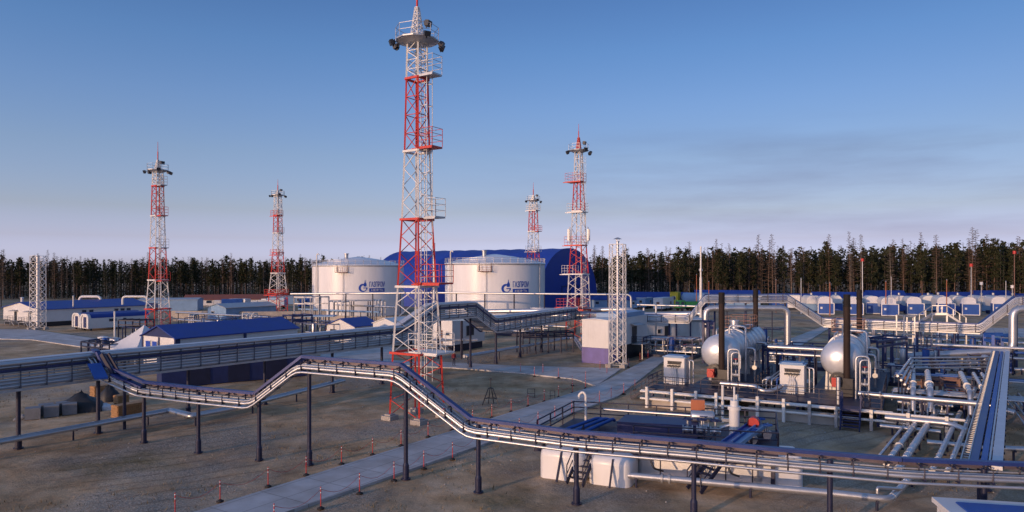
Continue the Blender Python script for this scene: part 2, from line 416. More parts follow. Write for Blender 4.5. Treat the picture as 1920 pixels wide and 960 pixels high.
def mast(name,label,c,levels,th,plat_z,rod_top,lw,bw,balconies,n=3,ladder=True,bases=True,plat_r=1.75,antennas=False,spire_top=None,base_platform=False,lightkit=True,spire_mat='twhite'):
    root=thing(name,label,'mast',(c.x,c.y,0),'red and white lattice masts')
    for k in range(len(levels)-1):
        z0,s0,col=levels[k]; z1,s1,_=levels[k+1]
        nn=max(2,int(round((z1-z0)/(1.05*(s0+s1)/2)))) if n=='auto' else n
        lattice_section(c,th,z0,s0,z1,s1,nn,lw,bw,'Z').build('lattice_section',M[col],root)
        mb=MB(); f=frame_pts(c,s1*1.12,z1,th)
        for i in range(4): mb.beam(f[i],f[(i+1)%4],lw*1.1,lw*1.3)
        mb.build('junction_frame',M[col],root)
    if bases:
        for p in frame_pts(c,levels[0][1],0,th):
            mb=MB(); mb.box((p.x,p.y,.0),(1.0,1.0,.55),th); mb.box((p.x,p.y,.33),(.6,.6,.12),th); mb.build('base_block',M['concrete'],root)
    for z,off,size,col in balconies: balcony(root,c,th,z,off,size,M[col],.024 if lw<.18 else .04)
    # crown platform
    mb=MB(); n8=12
    mb.lathe((c.x,c.y,plat_z),[(.01,-.28),(plat_r*.55,-.26),(plat_r*.9,-.02),(plat_r,.0),(plat_r,.1),(.01,.1)],n8,smooth=False)
    pf=mb.build('crown_platform',M['galv'],root)
    ringp=[V((c.x+plat_r*cos(2*pi*i/8),c.y+plat_r*sin(2*pi*i/8),plat_z+.1)) for i in range(8)]
    mb=MB(); railing(mb,ringp,1.0,.022 if lw<.18 else .035,1); mb.build('railing',M['galv'],pf)
    st=spire_top or plat_z+2.6
    lattice_section(c,th,plat_z+.1,levels[-1][1]*.75,st,.25,5,lw*.6,bw*.8).build('spire',M[spire_mat],root)
    mb=MB(); mb.cyl((c.x,c.y,st-.2),(c.x,c.y,lerp(st,rod_top,.45)),.09 if lw<.18 else .13,n=6); mb.cyl((c.x,c.y,lerp(st,rod_top,.45)),(c.x,c.y,rod_top),.05 if lw<.18 else .07,.03,n=6)
    mb.build('lightning_rod',M['red'],root)
    if lightkit:
        s=.5 if lw<.14 else .6
        for ang,zz in ((200,-.25),(155,-.1),(15,-.35),(-10,-.3),(-60,.1)):
            a=radians(ang); d=V((cos(a),sin(a),-.35))
            floodlight(root,(c.x+cos(a)*(plat_r+.2),c.y+sin(a)*(plat_r+.2),plat_z+zz),d,s)
        a=radians(-25); floodlight(root,(c.x+cos(a)*.9,c.y+sin(a)*.9,plat_z+1.35),(cos(a),sin(a),-.2),s*1.15)
    if ladder:
        mb=MB(); ca,sa=cos(th),sin(th)
        s0=levels[0][1]; s1=levels[-1][1]
        for sx_ in (-.22,.22):
            p=V((c.x+.55*s1*ca+sx_*(-sa)*1, c.y+.55*s1*sa+sx_*ca,0))
            mb.beam(p+UP*1,p+UP*plat_z,.05)
        z=1.2
        while z<plat_z-1:
            p=V((c.x+.55*s1*ca,c.y+.55*s1*sa,z)); mb.beam(p+V((-sa*.22,ca*.22,0)),p+V((sa*.22,-ca*.22,0)),.035)
            if int(z/.6)%3==0:
                q=[p+V((-sa*.35,ca*.35,0)),p+V((-sa*.35+ca*.7,ca*.35+sa*.7,0)),p+V((sa*.35+ca*.7,-ca*.35+sa*.7,0)),p+V((sa*.35,-ca*.35,0))]
                for i in range(3): mb.beam(q[i],q[i+1],.04)
            z+=.6
        for q_ in ((-sa*.35+ca*.7,ca*.35+sa*.7),(sa*.35+ca*.7,-ca*.35+sa*.7)):
            mb.beam((c.x+.55*s1*ca+q_[0],c.y+.55*s1*sa+q_[1],3),(c.x+.55*s1*ca+q_[0],c.y+.55*s1*sa+q_[1],plat_z-1),.04)
        mb.build('caged_ladder',M['twhite'],root)
    if antennas:
        for (ox,oy) in ((-1.7,-.6),(-1.4,.9),(1.7,.3),(1.4,-1.0)):
            mb=MB(); z=levels[3][0]+.2
            mb.cyl((c.x+ox,c.y+oy,z),(c.x+ox,c.y+oy,z+3),.05,n=6); mb.box((c.x+ox*1.08,c.y+oy*1.08,z+1.6),(.32,.2,2.0),th); mb.beam((c.x,c.y,z+.4),(c.x+ox,c.y+oy,z+.4),.07)
            mb.build('panel_antenna',M['galv'],root)
    return root
def zat(py,y): return H-(py-YH)*y/F
def px_c(px,y): return V(((px-CX)/F*y,y,0))

mc=V((-7.72,56.4,0)); z=lambda py: zat(py,56.4)
mast('lighting_mast','tallest red and white lattice lighting mast, standing beside the footpath in the centre',mc,
     [(.25,3.1,'red'),(z(660),2.75,'twhite'),(z(537),2.2,'red'),(z(412),1.72,'twhite'),(z(285),1.42,'red'),(z(149),1.22,'twhite'),(z(80),1.12,'twhite')],
     THETA,z(78),38.5,.135,.054,
     [(z(658),(1.5,0,),(2.9,2.2),'twhite'),(z(531),(1.75,.1),(2.4,1.8),'red'),(z(409),(1.75,.2),(1.0,1.3),'galv'),(z(280),(1.25,.0),(1.7,1.3),'red'),(z(146),(1.35,.0),(1.5,1.2),'galv')],n=4,spire_top=z(14))
y=120.5; z=lambda py: zat(py,y)
mast('lighting_mast','red and white lattice mast rising behind the blue gabled building on the left',px_c(296,y),
     [(.25,3.0,'red'),(z(579),2.7,'twhite'),(z(525),2.1,'red'),(z(465),1.8,'twhite'),(z(405),1.5,'red'),(z(349),1.3,'twhite'),(z(322),1.15,'twhite')],
     THETA,z(320),z(266),.15,.066,
     [(z(526),(1.5,0),(2.0,1.6),'red'),(z(465),(1.4,0),(1.6,1.4),'galv'),(z(405),(1.3,.0),(1.5,1.3),'red'),(z(348),(1.2,.0),(1.4,1.2),'galv')],n=4,spire_top=z(300))
y=187; z=lambda py: zat(py,y)
mast('lighting_mast','slim far red and white lattice mast with red boxes, left of the white tanks',px_c(521,y),
     [(.25,3.6,'red'),(z(550),3.3,'twhite'),(z(512),2.4,'red'),(z(474),2.0,'twhite'),(z(437),1.7,'red'),(z(404),1.5,'twhite'),(z(368),1.3,'twhite')],
     THETA,z(366),z(336),.19,.085,
     [(z(553),(-.0,-.4),(4.6,4.2),'red'),(z(478),(-.6,0),(2.6,2.0),'red'),(z(437),(.6,0),(2.0,1.6),'galv'),(z(405),(-.4,.0),(2.6,2.0),'red')],n=4,spire_top=z(357),ladder=True)
y=121; z=lambda py: zat(py,y)
mast('antenna_mast','red and white lattice mast with panel antennas, standing before the blue hangar end',px_c(1085,y),
     [(.25,3.4,'red'),(z(580),3.0,'twhite'),(z(514),2.5,'red'),(z(460),1.95,'twhite'),(z(396),1.6,'red'),(z(341),1.2,'twhite'),(z(284),.95,'twhite')],
     THETA,z(283),z(232),.15,.066,
     [(z(514),(-1.7,0),(2.2,2.0),'twhite'),(z(460),(-.6,0),(3.2,2.4),'red'),(z(398),(-.2,0),(3.0,2.2),'twhite'),(z(341),(-.6,.0),(3.0,2.2),'red'),(z(576),(-.8,-.6),(4.4,4.0),'red')],n=4,spire_top=z(258),antennas=True,spire_mat='red')
y=187; z=lambda py: zat(py,y)
mast('lighting_mast','far red and white lattice mast whose foot is hidden behind the right white tank',px_c(1000,y),
     [(.25,3.3,'twhite'),(z(505),2.7,'red'),(z(472),2.2,'twhite'),(z(434),1.9,'red'),(z(395),1.6,'twhite'),(z(376),1.4,'twhite')],
     THETA,z(376),z(342),.19,.085,
     [(z(472),(.0,0),(3.4,2.6),'twhite'),(z(434),(.8,0),(2.6,2.0),'red'),(z(395),(.0,.0),(3.0,2.4),'galv')],n=4,spire_top=z(366),ladder=False)

def flue_mast(label,c,side,zt,zflue,lw,bw,fr,hood):
    root=thing('flue_mast',label,'flue mast',(c.x,c.y,0),'white lattice flue masts')
    lattice_section(c,THETA+.2,.3,side,zt,side*.96,11,lw,bw).build('lattice_frame',M['twhite'],root)
    mb=MB(); mb.cyl((c.x,c.y,.8),(c.x,c.y,zflue),fr,n=10); mb.build('flue_pipe',M['silver'],root)
    for p in frame_pts(c,side,0,THETA+.2):
        mb=MB(); mb.box((p.x,p.y,.1),(.7,.7,.6),THETA); mb.build('base_block',M['concrete'],root)
    if hood:
        mb=MB(); mb.cyl((c.x,c.y,zflue+.25),(c.x,c.y,zflue+.45),.55,.1,n=12)
        for k in range(3): mb.beam((c.x+.2*cos(k*2.1),c.y+.2*sin(k*2.1),zflue-.1),(c.x+.2*cos(k*2.1),c.y+.2*sin(k*2.1),zflue+.3),.05)
        mb.build('rain_hood',M['galv'],root)
flue_mast('white lattice flue mast with a rain hood, standing against the white block with violet plinth',px_c(1158,86),1.75,zat(458,86),zat(452,86),.085,.042,.18,True)
flue_mast('white lattice flue mast at far left beside the long white building',px_c(71,140),2.0,zat(480,140),zat(479,140),.11,.055,.3,False)

# ================================================================ STORAGE TANKS
def text_mesh(body,height,width):
    cu=bpy.data.curves.new('lettering','FONT'); cu.body=body; cu.size=1; cu.offset=.018; cu.resolution_u=3
    o=bpy.data.objects.new('lettering',cu); COL.objects.link(o)
    dg=bpy.context.evaluated_depsgraph_get(); me=bpy.data.meshes.new_from_object(o.evaluated_get(dg))
    vs=[v.co.copy() for v in me.vertices]; fs=[tuple(p.vertices) for p in me.polygons]
    bpy.data.objects.remove(o); bpy.data.curves.remove(cu); bpy.data.meshes.remove(me)
    x0=min(v.x for v in vs); x1=max(v.x for v in vs); y0=min(v.y for v in vs); y1=max(v.y for v in vs)
    return [((v.x-x0)/(x1-x0)*width,(v.y-y0)/(y1-y0)*height) for v in vs],fs
def arc(cx,cy,r,a0,a1,n): return [(cx+r*cos(radians(lerp(a0,a1,i/n))),cy+r*sin(radians(lerp(a0,a1,i/n)))) for i in range(n+1)]
def storage_tank(label,c,r,hw,aim_px,txt_z):
    root=thing('storage_tank',label,'storage tank',(c.x,c.y,0),'white storage tanks')
    mb=MB(); mb.lathe(c,[(r,0),(r,hw)],96); mb.build('tank_wall',M['tank'],root)
    mb=MB(); mb.lathe(c,[(r+.12,hw-.12),(r+.12,hw+.04),(r-.1,hw+.05),(r*.72,hw+.95),(r*.35,hw+1.75),(.6,hw+2.25),(.01,hw+2.3)],96,smooth=True); rf=mb.build('tank_roof',M['tank'],root)
    mb=MB(); mb.cyl((c.x-2.5,c.y-3.5,hw+1.2),(c.x-2.5,c.y-3.5,hw+2.9),.5,n=12); mb.cyl((c.x-2.5,c.y-3.5,hw+2.9),(c.x-2.5,c.y-3.5,hw+3.1),.7,n=12); mb.build('breather_valve',M['galv'],rf)
    mb=MB(); pts=[(c.x+(r+.02)*cos(2*pi*i/40),c.y+(r+.02)*sin(2*pi*i/40),hw+.06) for i in range(40)]
    railing(mb,pts,1.15,.05,2,step=2.2); mb.build('roof_railing',M['galv'],root)
    mb=MB(); mb.lathe(c,[(r+.03,hw-.42),(r+.16,hw-.40),(r+.16,hw-.14),(r+.03,hw-.125)],96); mb.build('wind_girder',M['galv'],root)
    # position angle on the wall of an image column
    def ang(px):
        best=None
        for k in range(-900,900):
            a=radians(-90+k*.1); p=(c.x+r*cos(a),c.y+r*sin(a)); q=CX+F*p[0]/p[1]
            if best is None or abs(q-px)<best[0]: best=(abs(q-px),a)
        return best[1]
    def onwall(u,v,a0,d): a=a0+u/r; return ((c.x+(r+d)*cos(a),c.y+(r+d)*sin(a),v))
    w_=lambda px: ang(px)
    # hanging foam-chamber balcony
    ab=w_(aim_px[0]); p=V(onwall(0,hw-1.9,ab,.7)); mb=MB(); rz=ab+pi/2
    mb.box(p,(3.0,1.3,.16),rz); t=V((cos(rz),sin(rz),0)); nrm=V((cos(ab),sin(ab),0))
    railing(mb,[p-t*1.5-nrm*.6,p-t*1.5+nrm*.6,p+t*1.5+nrm*.6,p+t*1.5-nrm*.6],1.3,.035,2,False,step=.9)
    for s_ in (-1,1): mb.beam(p+t*1.4*s_-nrm*.6,p+t*1.4*s_-nrm*.6+UP*1.9,.07)
    mb.build('hanging_balcony',M['brownframe'],root)
    mb=MB(); mb.tube([onwall(.2,hw-1.9,ab,.25),onwall(.2,1,ab,.25)],.07,6); mb.build('foam_pipe',M['galv'],root)
    for px_,rr,zt in aim_px[1:]:
        a=w_(px_); mb=MB(); mb.tube([onwall(0,.3,a,.45),onwall(0,hw+zt,a,.45),onwall(.5,hw+zt+.35,a,.45),onwall(1.0,hw+zt,a,.45)] if zt>0 else [onwall(0,.3,a,.3),onwall(0,hw,a,.3)],rr,8)
        mb.build('riser_pipe',M['twhite'] if zt>0 else M['galv'],root)
    # caged ladder at the left side
    a=w_(aim_px[1][0]); mb=MB()
    for k in (-.9,-.4): mb.beam(onwall(k,.3,a,.25),onwall(k,hw+1,a,.25),.07)
    zz=.6
    while zz<hw: mb.beam(onwall(-.9,zz,a,.25),onwall(-.4,zz,a,.25),.05); zz+=.45
    mb.build('wall_ladder',M['galv'],root)
    # emblem and lettering
    return root,w_,onwall
def emblem(root,a0,z0,onwall,s):
    def poly(uv,m,d,name,tris=None):
        mb=MB(); mb.add([onwall(u*s,z0+v*s,a0,d) for u,v in uv],tris or [tuple(range(len(uv)))]); return mb.build(name,m,root)
    # ring of the G as a strip of quads
    n=22; o=arc(.5,.45,.45,62,352,n); i_=arc(.58,.43,.30,66,338,n)
    vs=o+i_; poly(vs,M['logo'],.035,'emblem_ring',[(k,k+1,n+2+k,n+1+k) for k in range(n)])
    poly([(.55,.50),(.98,.50),(.98,.28),(.86,.28),(.86,.40),(.55,.40)],M['logo'],.05,'emblem_bar',[(0,5,4,1),(1,4,3,2)])
    fl=[(.60,.60),(.86,.60),(.90,.78),(.86,.95),(.79,1.08),(.745,1.38),(.70,1.08),(.62,.92),(.575,.76)]
    poly(fl,M['logo'],.045,'emblem_flame',[(0,1,8),(1,2,8),(2,7,8),(2,3,7),(3,6,7),(3,4,6),(4,5,6)])
def lettering(root,a0,z0,onwall,wid,ht,body,m,d,name):
    vs,fs=text_mesh(body,ht,wid); mb=MB(); mb.add([onwall(u,z0+v,a0,d) for u,v in vs],fs); return mb.build(name,m,root)
def tank_sign(root,wall_a,onwall,k,z0):
    emblem(root,wall_a,z0,onwall,2.05*k)
    lettering(root,wall_a+2.45*k/12.,z0+1.12*k,onwall,3.75*k,1.25*k,'ГАЗПРОМ',M['logo'],.04,'lettering')
    mb=MB(); n=8; u0,u1=2.45*k,6.2*k
    mb.add([onwall(lerp(u0,u1,i/n),z0+v,wall_a,.04) for v in (0,.85*k) for i in range(n+1)],[(i,i+1,n+2+i,n+1+i) for i in range(n)]); bar=mb.build('letter_band',M['logo'],root)
    lettering(root,wall_a+2.9*k/12.,z0+.17*k,onwall,2.9*k,.5*k,'НЕФТЬ',M['white'],.07,'lettering')
tc2=V((-4.15,170,0)); rt=12.2
root,wa,ow=storage_tank('right-hand white storage tank with blue flame emblem, in front of the blue hangar',tc2,rt,zat(493,158),[910,(848,.16,2.6),(1010,.12,0)],0)
tank_sign(root,wa(939),ow,1.14,zat(549.5,158.5))
tc1=V(((672.5-960)/1300*189,189,0))
root,wa,ow=storage_tank('left-hand white storage tank with blue flame emblem, behind the tallest mast',tc1,rt,zat(496.5,177),[642,(597,.16,2.6),(745,.12,0)],0)
tank_sign(root,wa(671.5),ow,1.14,zat(547.5,178))

# ================================================================ HANGAR
def hangar():
    near=V((7.6,200,0)); Rg,Ag=R,A; w_,L_=38.5,68
    root=thing('arched_hangar','huge blue fabric hangar with a rounded roof, behind the white tanks','hangar',(near+Ag*w_/2-Rg*L_/2)*1)
    n=28; m_=22; prof=[]
    for i in range(n+1):
        t=pi*i/n; prof.append((w_/2*(1-cos(t)), 18.8*(sin(t)**.86)))
    mb=MB(); vs=[]
    for k in range(m_+1):
        f=k/m_; sag=.16*sin(f*m_*pi)**2 if k%2 else 0
        for u,zz in prof:
            q=near+Ag*u-Rg*(L_*f); s_=1-.012*(k%2)
            vs.append((q.x,q.y,zz*s_))
    fs=[(k*(n+1)+i,k*(n+1)+i+1,(k+1)*(n+1)+i+1,(k+1)*(n+1)+i) for k in range(m_) for i in range(n)]
    mb.add(vs,fs,True); mb.build('fabric_roof',M['hangar'],root)
    for off,name in ((.06,'gable_wall'),(-L_-.06,'gable_wall')):
        mb=MB(); pts=[(near+Ag*u+Rg*off) for u,_ in prof]
        mb.add([(p.x,p.y,prof[i][1]*.998) for i,p in enumerate(pts)],[tuple(range(n+1))]); mb.build(name,M['hangar'],root)
    mb=MB()
    for u in (.36,.5,.64):
        p=near+Ag*(w_*u)+Rg*.1; mb.beam(p,p+UP*7,.2)
    p=near+Ag*(w_*.36)+Rg*.12; q=near+Ag*(w_*.64)+Rg*.12
    mb.beam(p+UP*7,q+UP*7,.25)
    mb.build('gate_frame',M['navy'],root)
hangar()
# ================================================================ FOREST
def leaf(mb,c,s,rnd,flat=0.0):
    d=V((rnd.uniform(-1,1),rnd.uniform(-1,1),rnd.uniform(-1,1)*(1-flat))).normalized()
    a=d.orthogonal().normalized(); a=a*cos(rnd.random()*6)+d.cross(a)*sin(1.3); a.normalize(); b=d.cross(a)
    s1=s*rnd.uniform(.5,1.1); s2=s*rnd.uniform(.25,.7)
    c=V(c); mb.add([c-a*s1,c+b*s2,c+a*s1*.9,c-b*s2*.8],[(0,1,2,3)])
def trunk_mb(mb,h,r,rnd,top=1.0,n=6):
    lean=rnd.uniform(-.02,.02); l2=rnd.uniform(-.02,.02); pts=[]
    for k in range(6):
        t=k/5; pts.append((lean*h*t+.06*sin(t*7+lean*50),l2*h*t,-.2+h*top*t))
    for k in range(5):
        mb.cyl(pts[k],pts[k+1],r*(1-.85*k/5),r*(1-.85*(k+1)/5),n,caps=False)
    return lambda t:V((lean*h*t+.06*sin(t*7+lean*50),l2*h*t,h*t))
def tree_meshes(kind,h,seed,q=1.0):
    rnd=random.Random(seed); tb=MB(); cb=MB()
    if kind=='pine':
        ax=trunk_mb(tb,h,.17,rnd)
        nb=int(30*q)
        for k in range(nb):
            t=lerp(.42,1.0,(k+.5)/nb); c=ax(t); a=rnd.uniform(0,6.28); prof=sin(min(1,(t-.34)/.3)*pi/2)*(1.08-t)**.55
            L=rnd.uniform(.5,1.0)*2.9*prof; e=c+V((cos(a)*L,sin(a)*L,rnd.uniform(-.1,.5)))
            tb.beam(c,e,.06)
            for j in range(int(24*q)):
                f=rnd.uniform(.35,1.1); p=c.lerp(e,f)+V((rnd.gauss(0,.45),rnd.gauss(0,.45),rnd.gauss(.1,.3))); leaf(cb,p,.46/sqrt(q),rnd,.3)
        for j in range(5):
            t=rnd.uniform(.2,.48); c=ax(t); a=rnd.uniform(0,6.28); tb.beam(c,c+V((cos(a)*1.0,sin(a)*1.0,.1)),.04)
    elif kind=='spruce':
        ax=trunk_mb(tb,h,.16,rnd)
        nb=int(44*q)
        for k in range(nb):
            t=lerp(.16 if q>.9 else .05,.98,(k+.5)/nb); c=ax(t); a=k*2.4+rnd.uniform(-.4,.4); L=(1.02-t)*h*.125*rnd.uniform(.7,1.15)+.15
            e=c+V((cos(a)*L,sin(a)*L,-.28*L)); tb.beam(c,e,.045)
            for j in range(int(11*q)):
                f=rnd.uniform(.15,1.05); p=c.lerp(e,f)+V((rnd.gauss(0,.16+.1*f),rnd.gauss(0,.16+.1*f),rnd.gauss(-.05,.12))); leaf(cb,p,.36/sqrt(q),rnd,.5)
    else:   # bare larch: fine drooping twigs on a straight stem
        ax=trunk_mb(tb,h,.15,rnd)
        nb=int(76*q); lo=rnd.uniform(.25,.4)
        for k in range(nb):
            t=lerp(lo,.985,((k+.5)/nb)**.85); c=ax(t); a=k*2.4+rnd.uniform(-.6,.6); L=(1.05-t)**.55*1.95*rnd.uniform(.55,1.15)
            e=c+V((cos(a)*L,sin(a)*L,rnd.uniform(-.1,.35)*L)); cb.beam(c,e,.075/sqrt(q),.075/sqrt(q))
            for j in range(int(10*q)):
                f=rnd.uniform(.3,1.0); p=c.lerp(e,f); a2=a+rnd.uniform(-1.4,1.4); l2=L*rnd.uniform(.2,.42)
                q_=p+V((cos(a2)*l2,sin(a2)*l2,rnd.uniform(-.25,.3)*l2)); n_=V((rnd.uniform(-1,1),rnd.uniform(-1,1),rnd.uniform(-1,1))).normalized()*rnd.uniform(.05,.115)/q**.5
                cb.add([p-n_,q_,p+n_],[(0,1,2)])
    return tb,cb
KINDS={'pine':('pine_tree','bark','pine'),'spruce':('spruce_tree','barkgrey','spruce'),'larch':('larch_tree','bark','larch'),'birch':('larch_tree','barkgrey','birch')}
M['barkdark']=mat('inner_shade_bark',(.06,.048,.042),.9,0,.35,1.2)  # bark colour darkened to stand for the shade deep inside the wood
PROT={}
def prototype(kind,seed):
    if (kind,seed) not in PROT:
        tb,cb=tree_meshes('larch' if kind=='birch' else kind,20,seed*13+len(kind))
        _,bm,lm=KINDS[kind]
        ms=[]
        for mb,nm,m_ in ((tb,'trunk',M[bm]),(cb,'crown',M[lm])):
            o=mb.build(nm,m_); ms.append(o.data); bpy.data.objects.remove(o)
        PROT[(kind,seed)]=ms
    return PROT[(kind,seed)]
NOUN={'pine':'green pine tree','spruce':'dark conical spruce tree','larch':'bare brown twiggy larch tree','birch':'bare grey tree with slender trunk'}
def plant(kind,seed,x,y,s,label,group):
    ms=prototype(kind,seed); nm=KINDS[kind][0]
    r=thing(nm,label,'tree',(x,y,-.1),group); r.scale=(s*rf.uniform(.85,1.15),)*2+(s,); r.rotation_euler=(0,0,rf.uniform(0,6.28))
    for me,n_ in zip(ms,('trunk','crown')):
        o=bpy.data.objects.new(n_,me); COL.objects.link(o); o.parent=r
rf=random.Random(11)
LINE=[(-330,262,18.3),(-250,279,18.3),(-150,282,18.6),(-60,290,18),(10,292,19),(40,262,20.5),(70,236,22),(110,226,22.5),(150,220,23.5),(185,214,24.5),(260,206,24.5)]
seg=[]; tot=0
for a,b in zip(LINE,LINE[1:]):
    d=sqrt((b[0]-a[0])**2+(b[1]-a[1])**2); seg.append((a,b,tot,d)); tot+=d
def online(s):
    for a,b,s0,d in seg:
        if s<=s0+d+1e-6:
            t=(s-s0)/d; nx_,ny_=-(b[1]-a[1])/d,(b[0]-a[0])/d
            return lerp(a[0],b[0],t),lerp(a[1],b[1],t),lerp(a[2],b[2],t),nx_,ny_
def pick(x):
    r=rf.random()
    if x<-20: return 'pine' if r<.34 else 'spruce' if r<.62 else 'larch' if r<.85 else 'birch'
    return 'pine' if r<.36 else 'spruce' if r<.42 else 'larch' if r<.80 else 'birch'
# visible edge of the wood: individual trees
NT=296; s0_,s1_=42,tot-32
for i in range(NT):
    s=lerp(s0_,s1_,(i+rf.uniform(-.45,.45))/NT); x,y,h,nx_,ny_=online(min(max(s,1),tot-1)); dd=rf.uniform(0,11)
    x+=nx_*dd; y+=ny_*dd; k=pick(x)
    hh=1.06*h*{'pine':rf.uniform(.62,.92),'spruce':rf.uniform(.5,.9),'larch':rf.uniform(.80,1.07),'birch':rf.uniform(.7,1.02)}[k]
    where='left wood behind the long white building' if x<-95 else 'wood between left masts and white tanks' if x<-38 else 'wood behind the blue hangar' if x<30 else 'right wood behind the blue cabins'
    plant(k,rf.randint(0,4),x,y,hh/20,NOUN[k]+' in the '+where,{'pine':'pines','spruce':'spruces','larch':'larches','birch':'grey bare trees'}[k]+' in the '+where)
# the depth of the wood behind, one mass
fb=MB(); fb.m=0
lib={}
for k in ('pine','spruce','larch'):
    for sd in range(4): lib[(k,sd)]=tree_meshes(k,20,100+sd*7+len(k),.42)
rf2=random.Random(5)
for i in range(3500+170):
    s=rf2.uniform(5,tot-5); x,y,h,nx_,ny_=online(s); dd=7+75*rf2.random()**1.2; x+=nx_*dd; y+=ny_*dd
    if i>=3500: x,y,h=rf2.uniform(-330,-160),rf2.uniform(184,222),23     # unseen trees added beyond the left edge to shade the left wood
    k=rf2.choice(('pine','pine','spruce','spruce','larch') if x>-20 else ('pine','spruce','spruce','larch')); tb,cb=lib[(k,rf2.randint(0,3))]
    sc_=h/20*rf2.uniform(.74,1.04)*(.97 if k=='larch' else .88); ca,sa=cos(i),sin(i)
    for mb,mi in ((tb,0),(cb,{'pine':1,'spruce':2,'larch':3}[k])):
        b=len(fb.v); fb.v+=[(x+(p[0]*ca-p[1]*sa)*sc_*1.1,y+(p[0]*sa+p[1]*ca)*sc_*1.1,p[2]*sc_-.1) for p in mb.v]
        fb.f+=[[q+b for q in f] for f in mb.f]; fb.sm+=mb.sm; fb.mi+=[mi]*len(mb.f)
struct(tag(fb.build('forest',[M['barkdark'],M['pine'],M['spruce'],M['larch']]),'deep taiga wood standing behind the first row of trees','forest'),'stuff')
# ================================================================ BUILDINGS
def panel(root,name,m,p,u,n,uw,h,d=.05,proud=.03):      # a board of width uw and height h standing on a face
    mb=MB(); c=p+n*(proud+d/2)
    a=c-u*(uw/2); b=c+u*(uw/2)
    P=[a-n*d/2,b-n*d/2,b+n*d/2,a+n*d/2]
    mb.hexa([q for q in P]+[q+UP*h for q in P])
    return mb.build(name,m,root)
class House:
    def __init__(s,name,label,cat,c,w,L,z0,ze,zr,wall,roof,a=None,r=None,over=.35,sidewall=None,group=None,skirt=None,gable=None):
        s.A=a or A; s.R=r or R; s.c=V((c.x,c.y,0)); s.w=w; s.L=L; s.z0=z0; s.ze=ze; s.zr=zr
        s.root=thing(name,label,cat,s.c-s.R*w/2+s.A*L/2,group)
        p=lambda u,v,z: s.c-s.R*(w-u)+s.A*v+UP*z      # u from left corner along R, v away along A
        s.p=p
        mb=MB(); P=[p(0,0,0),p(w,0,0),p(w,L,0),p(0,L,0)]
        mb.add([q+UP*z0 for q in P]+[q+UP*ze for q in P],[(0,3,2,1),(0,1,5,4),(1,2,6,5),(2,3,7,6),(3,0,4,7),(4,5,6,7)])
        mb.build('wall',wall,s.root)
        g=zr-ze
        if g>.05:
            for v_ in (0,L):
                mb=MB(); mb.add([p(0,v_,ze),p(w,v_,ze),p(w/2,v_,zr-.05)],[(0,1,2) if v_==0 else (0,2,1)]); mb.build('gable',gable or wall,s.root)
            mb=MB(); o=over; k=g/(w/2); t=.12
            for sg in (0,1):
                e=-o if sg==0 else w+o
                q=[p(e,-o,ze-k*o),p(w/2,-o,zr),p(w/2,L+o,zr),p(e,L+o,ze-k*o)]
                if sg: q=[q[1],q[0],q[3],q[2]]
                mb.hexa([x for x in q]+[x+UP*t for x in q])
            s.roof=mb.build('roof',roof,s.root)
        else:
            mb=MB(); o=over; q=[p(-o,-o,ze+.02),p(w+o,-o,ze+.02),p(w+o,L+o,ze+.02),p(-o,L+o,ze+.02)]; mb.hexa(q+[x+UP*.16 for x in q]); s.roof=mb.build('roof',roof,s.root)
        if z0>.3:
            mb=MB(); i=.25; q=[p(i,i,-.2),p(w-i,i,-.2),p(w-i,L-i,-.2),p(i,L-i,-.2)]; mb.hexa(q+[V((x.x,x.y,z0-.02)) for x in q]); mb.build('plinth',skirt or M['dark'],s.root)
    def face(s,f,u,z):
        if f=='front': return s.p(u,0,z),s.R,-s.A
        return s.p(s.w,u,z),s.A,s.R
    def window(s,f,u,z,wd=1.0,h=1.0,glass=None,fr=None):
        p,t,n=s.face(f,u,z); o=panel(s.root,'window',fr or M['white'],p,t,n,wd+.16,h+.16,.06,.02)
        panel(o,'pane',glass or M['glass'],p+UP*.08,t,n,wd,h,.03,.085)
        return o
    def door(s,f,u,z,wd=.95,h=2.05,m=None,canopy=False):
        p,t,n=s.face(f,u,z); o=panel(s.root,'door',m or M['navy'],p,t,n,wd,h,.06,.03)
        panel(o,'handle',M['galv'],p+t*(wd*.36)+UP*1.0,t,n,.14,.1,.06,.095)
        if canopy:
            mb=MB(); c=p+UP*(h+.35)
            q=[c-t*(wd*.9)+n*.02,c+t*(wd*.9)+n*.02,c+t*(wd*.9)+n*1.1-UP*.2,c-t*(wd*.9)+n*1.1-UP*.2]; mb.hexa(q+[x+UP*.09 for x in q]); mb.build('canopy',M['galv'],s.root)
        return o
    def porch(s,f,u,z,wd=2.4,d=1.6):
        p,t,n=s.face(f,u,z-.12); mb=MB(); q=[p-t*wd/2+n*.06,p+t*wd/2+n*.06,p+t*wd/2+n*d,p-t*wd/2+n*d]; mb.hexa(q+[x+UP*.1 for x in q])
        for e in q[2:]: mb.beam(e,V((e.x,e.y,-.2)),.1)
        o=mb.build('porch_deck',M['galv'],s.root)
        mb=MB(); railing(mb,[q[0]+UP*.1,q[3]+UP*.1,q[2]+UP*.1],1.0,.03,2,False); mb.build('railing',M['navyd'],o)
        mb=MB(); e=q[1]+n*.1
        for k in range(4): 
            hh=(z-.1)*(1-(k+1)/5); b=p+t*(wd/2+.15+.28*k)+n*.9; mb.box(b-UP*(b.z-hh),(.28,1.0,.05),THETA+(0 if f=='front' else pi/2))
        mb.beam(p+t*(wd/2)+n*.4+UP*.05,V((p+t*(wd/2+1.2)+n*.4).to_tuple()[:2]+(0,)),.06,.14); mb.beam(p+t*(wd/2)+n*1.4+UP*.05,V((p+t*(wd/2+1.2)+n*1.4).to_tuple()[:2]+(0,)),.06,.14)
        mb.build('steps',M['galv'],s.root)
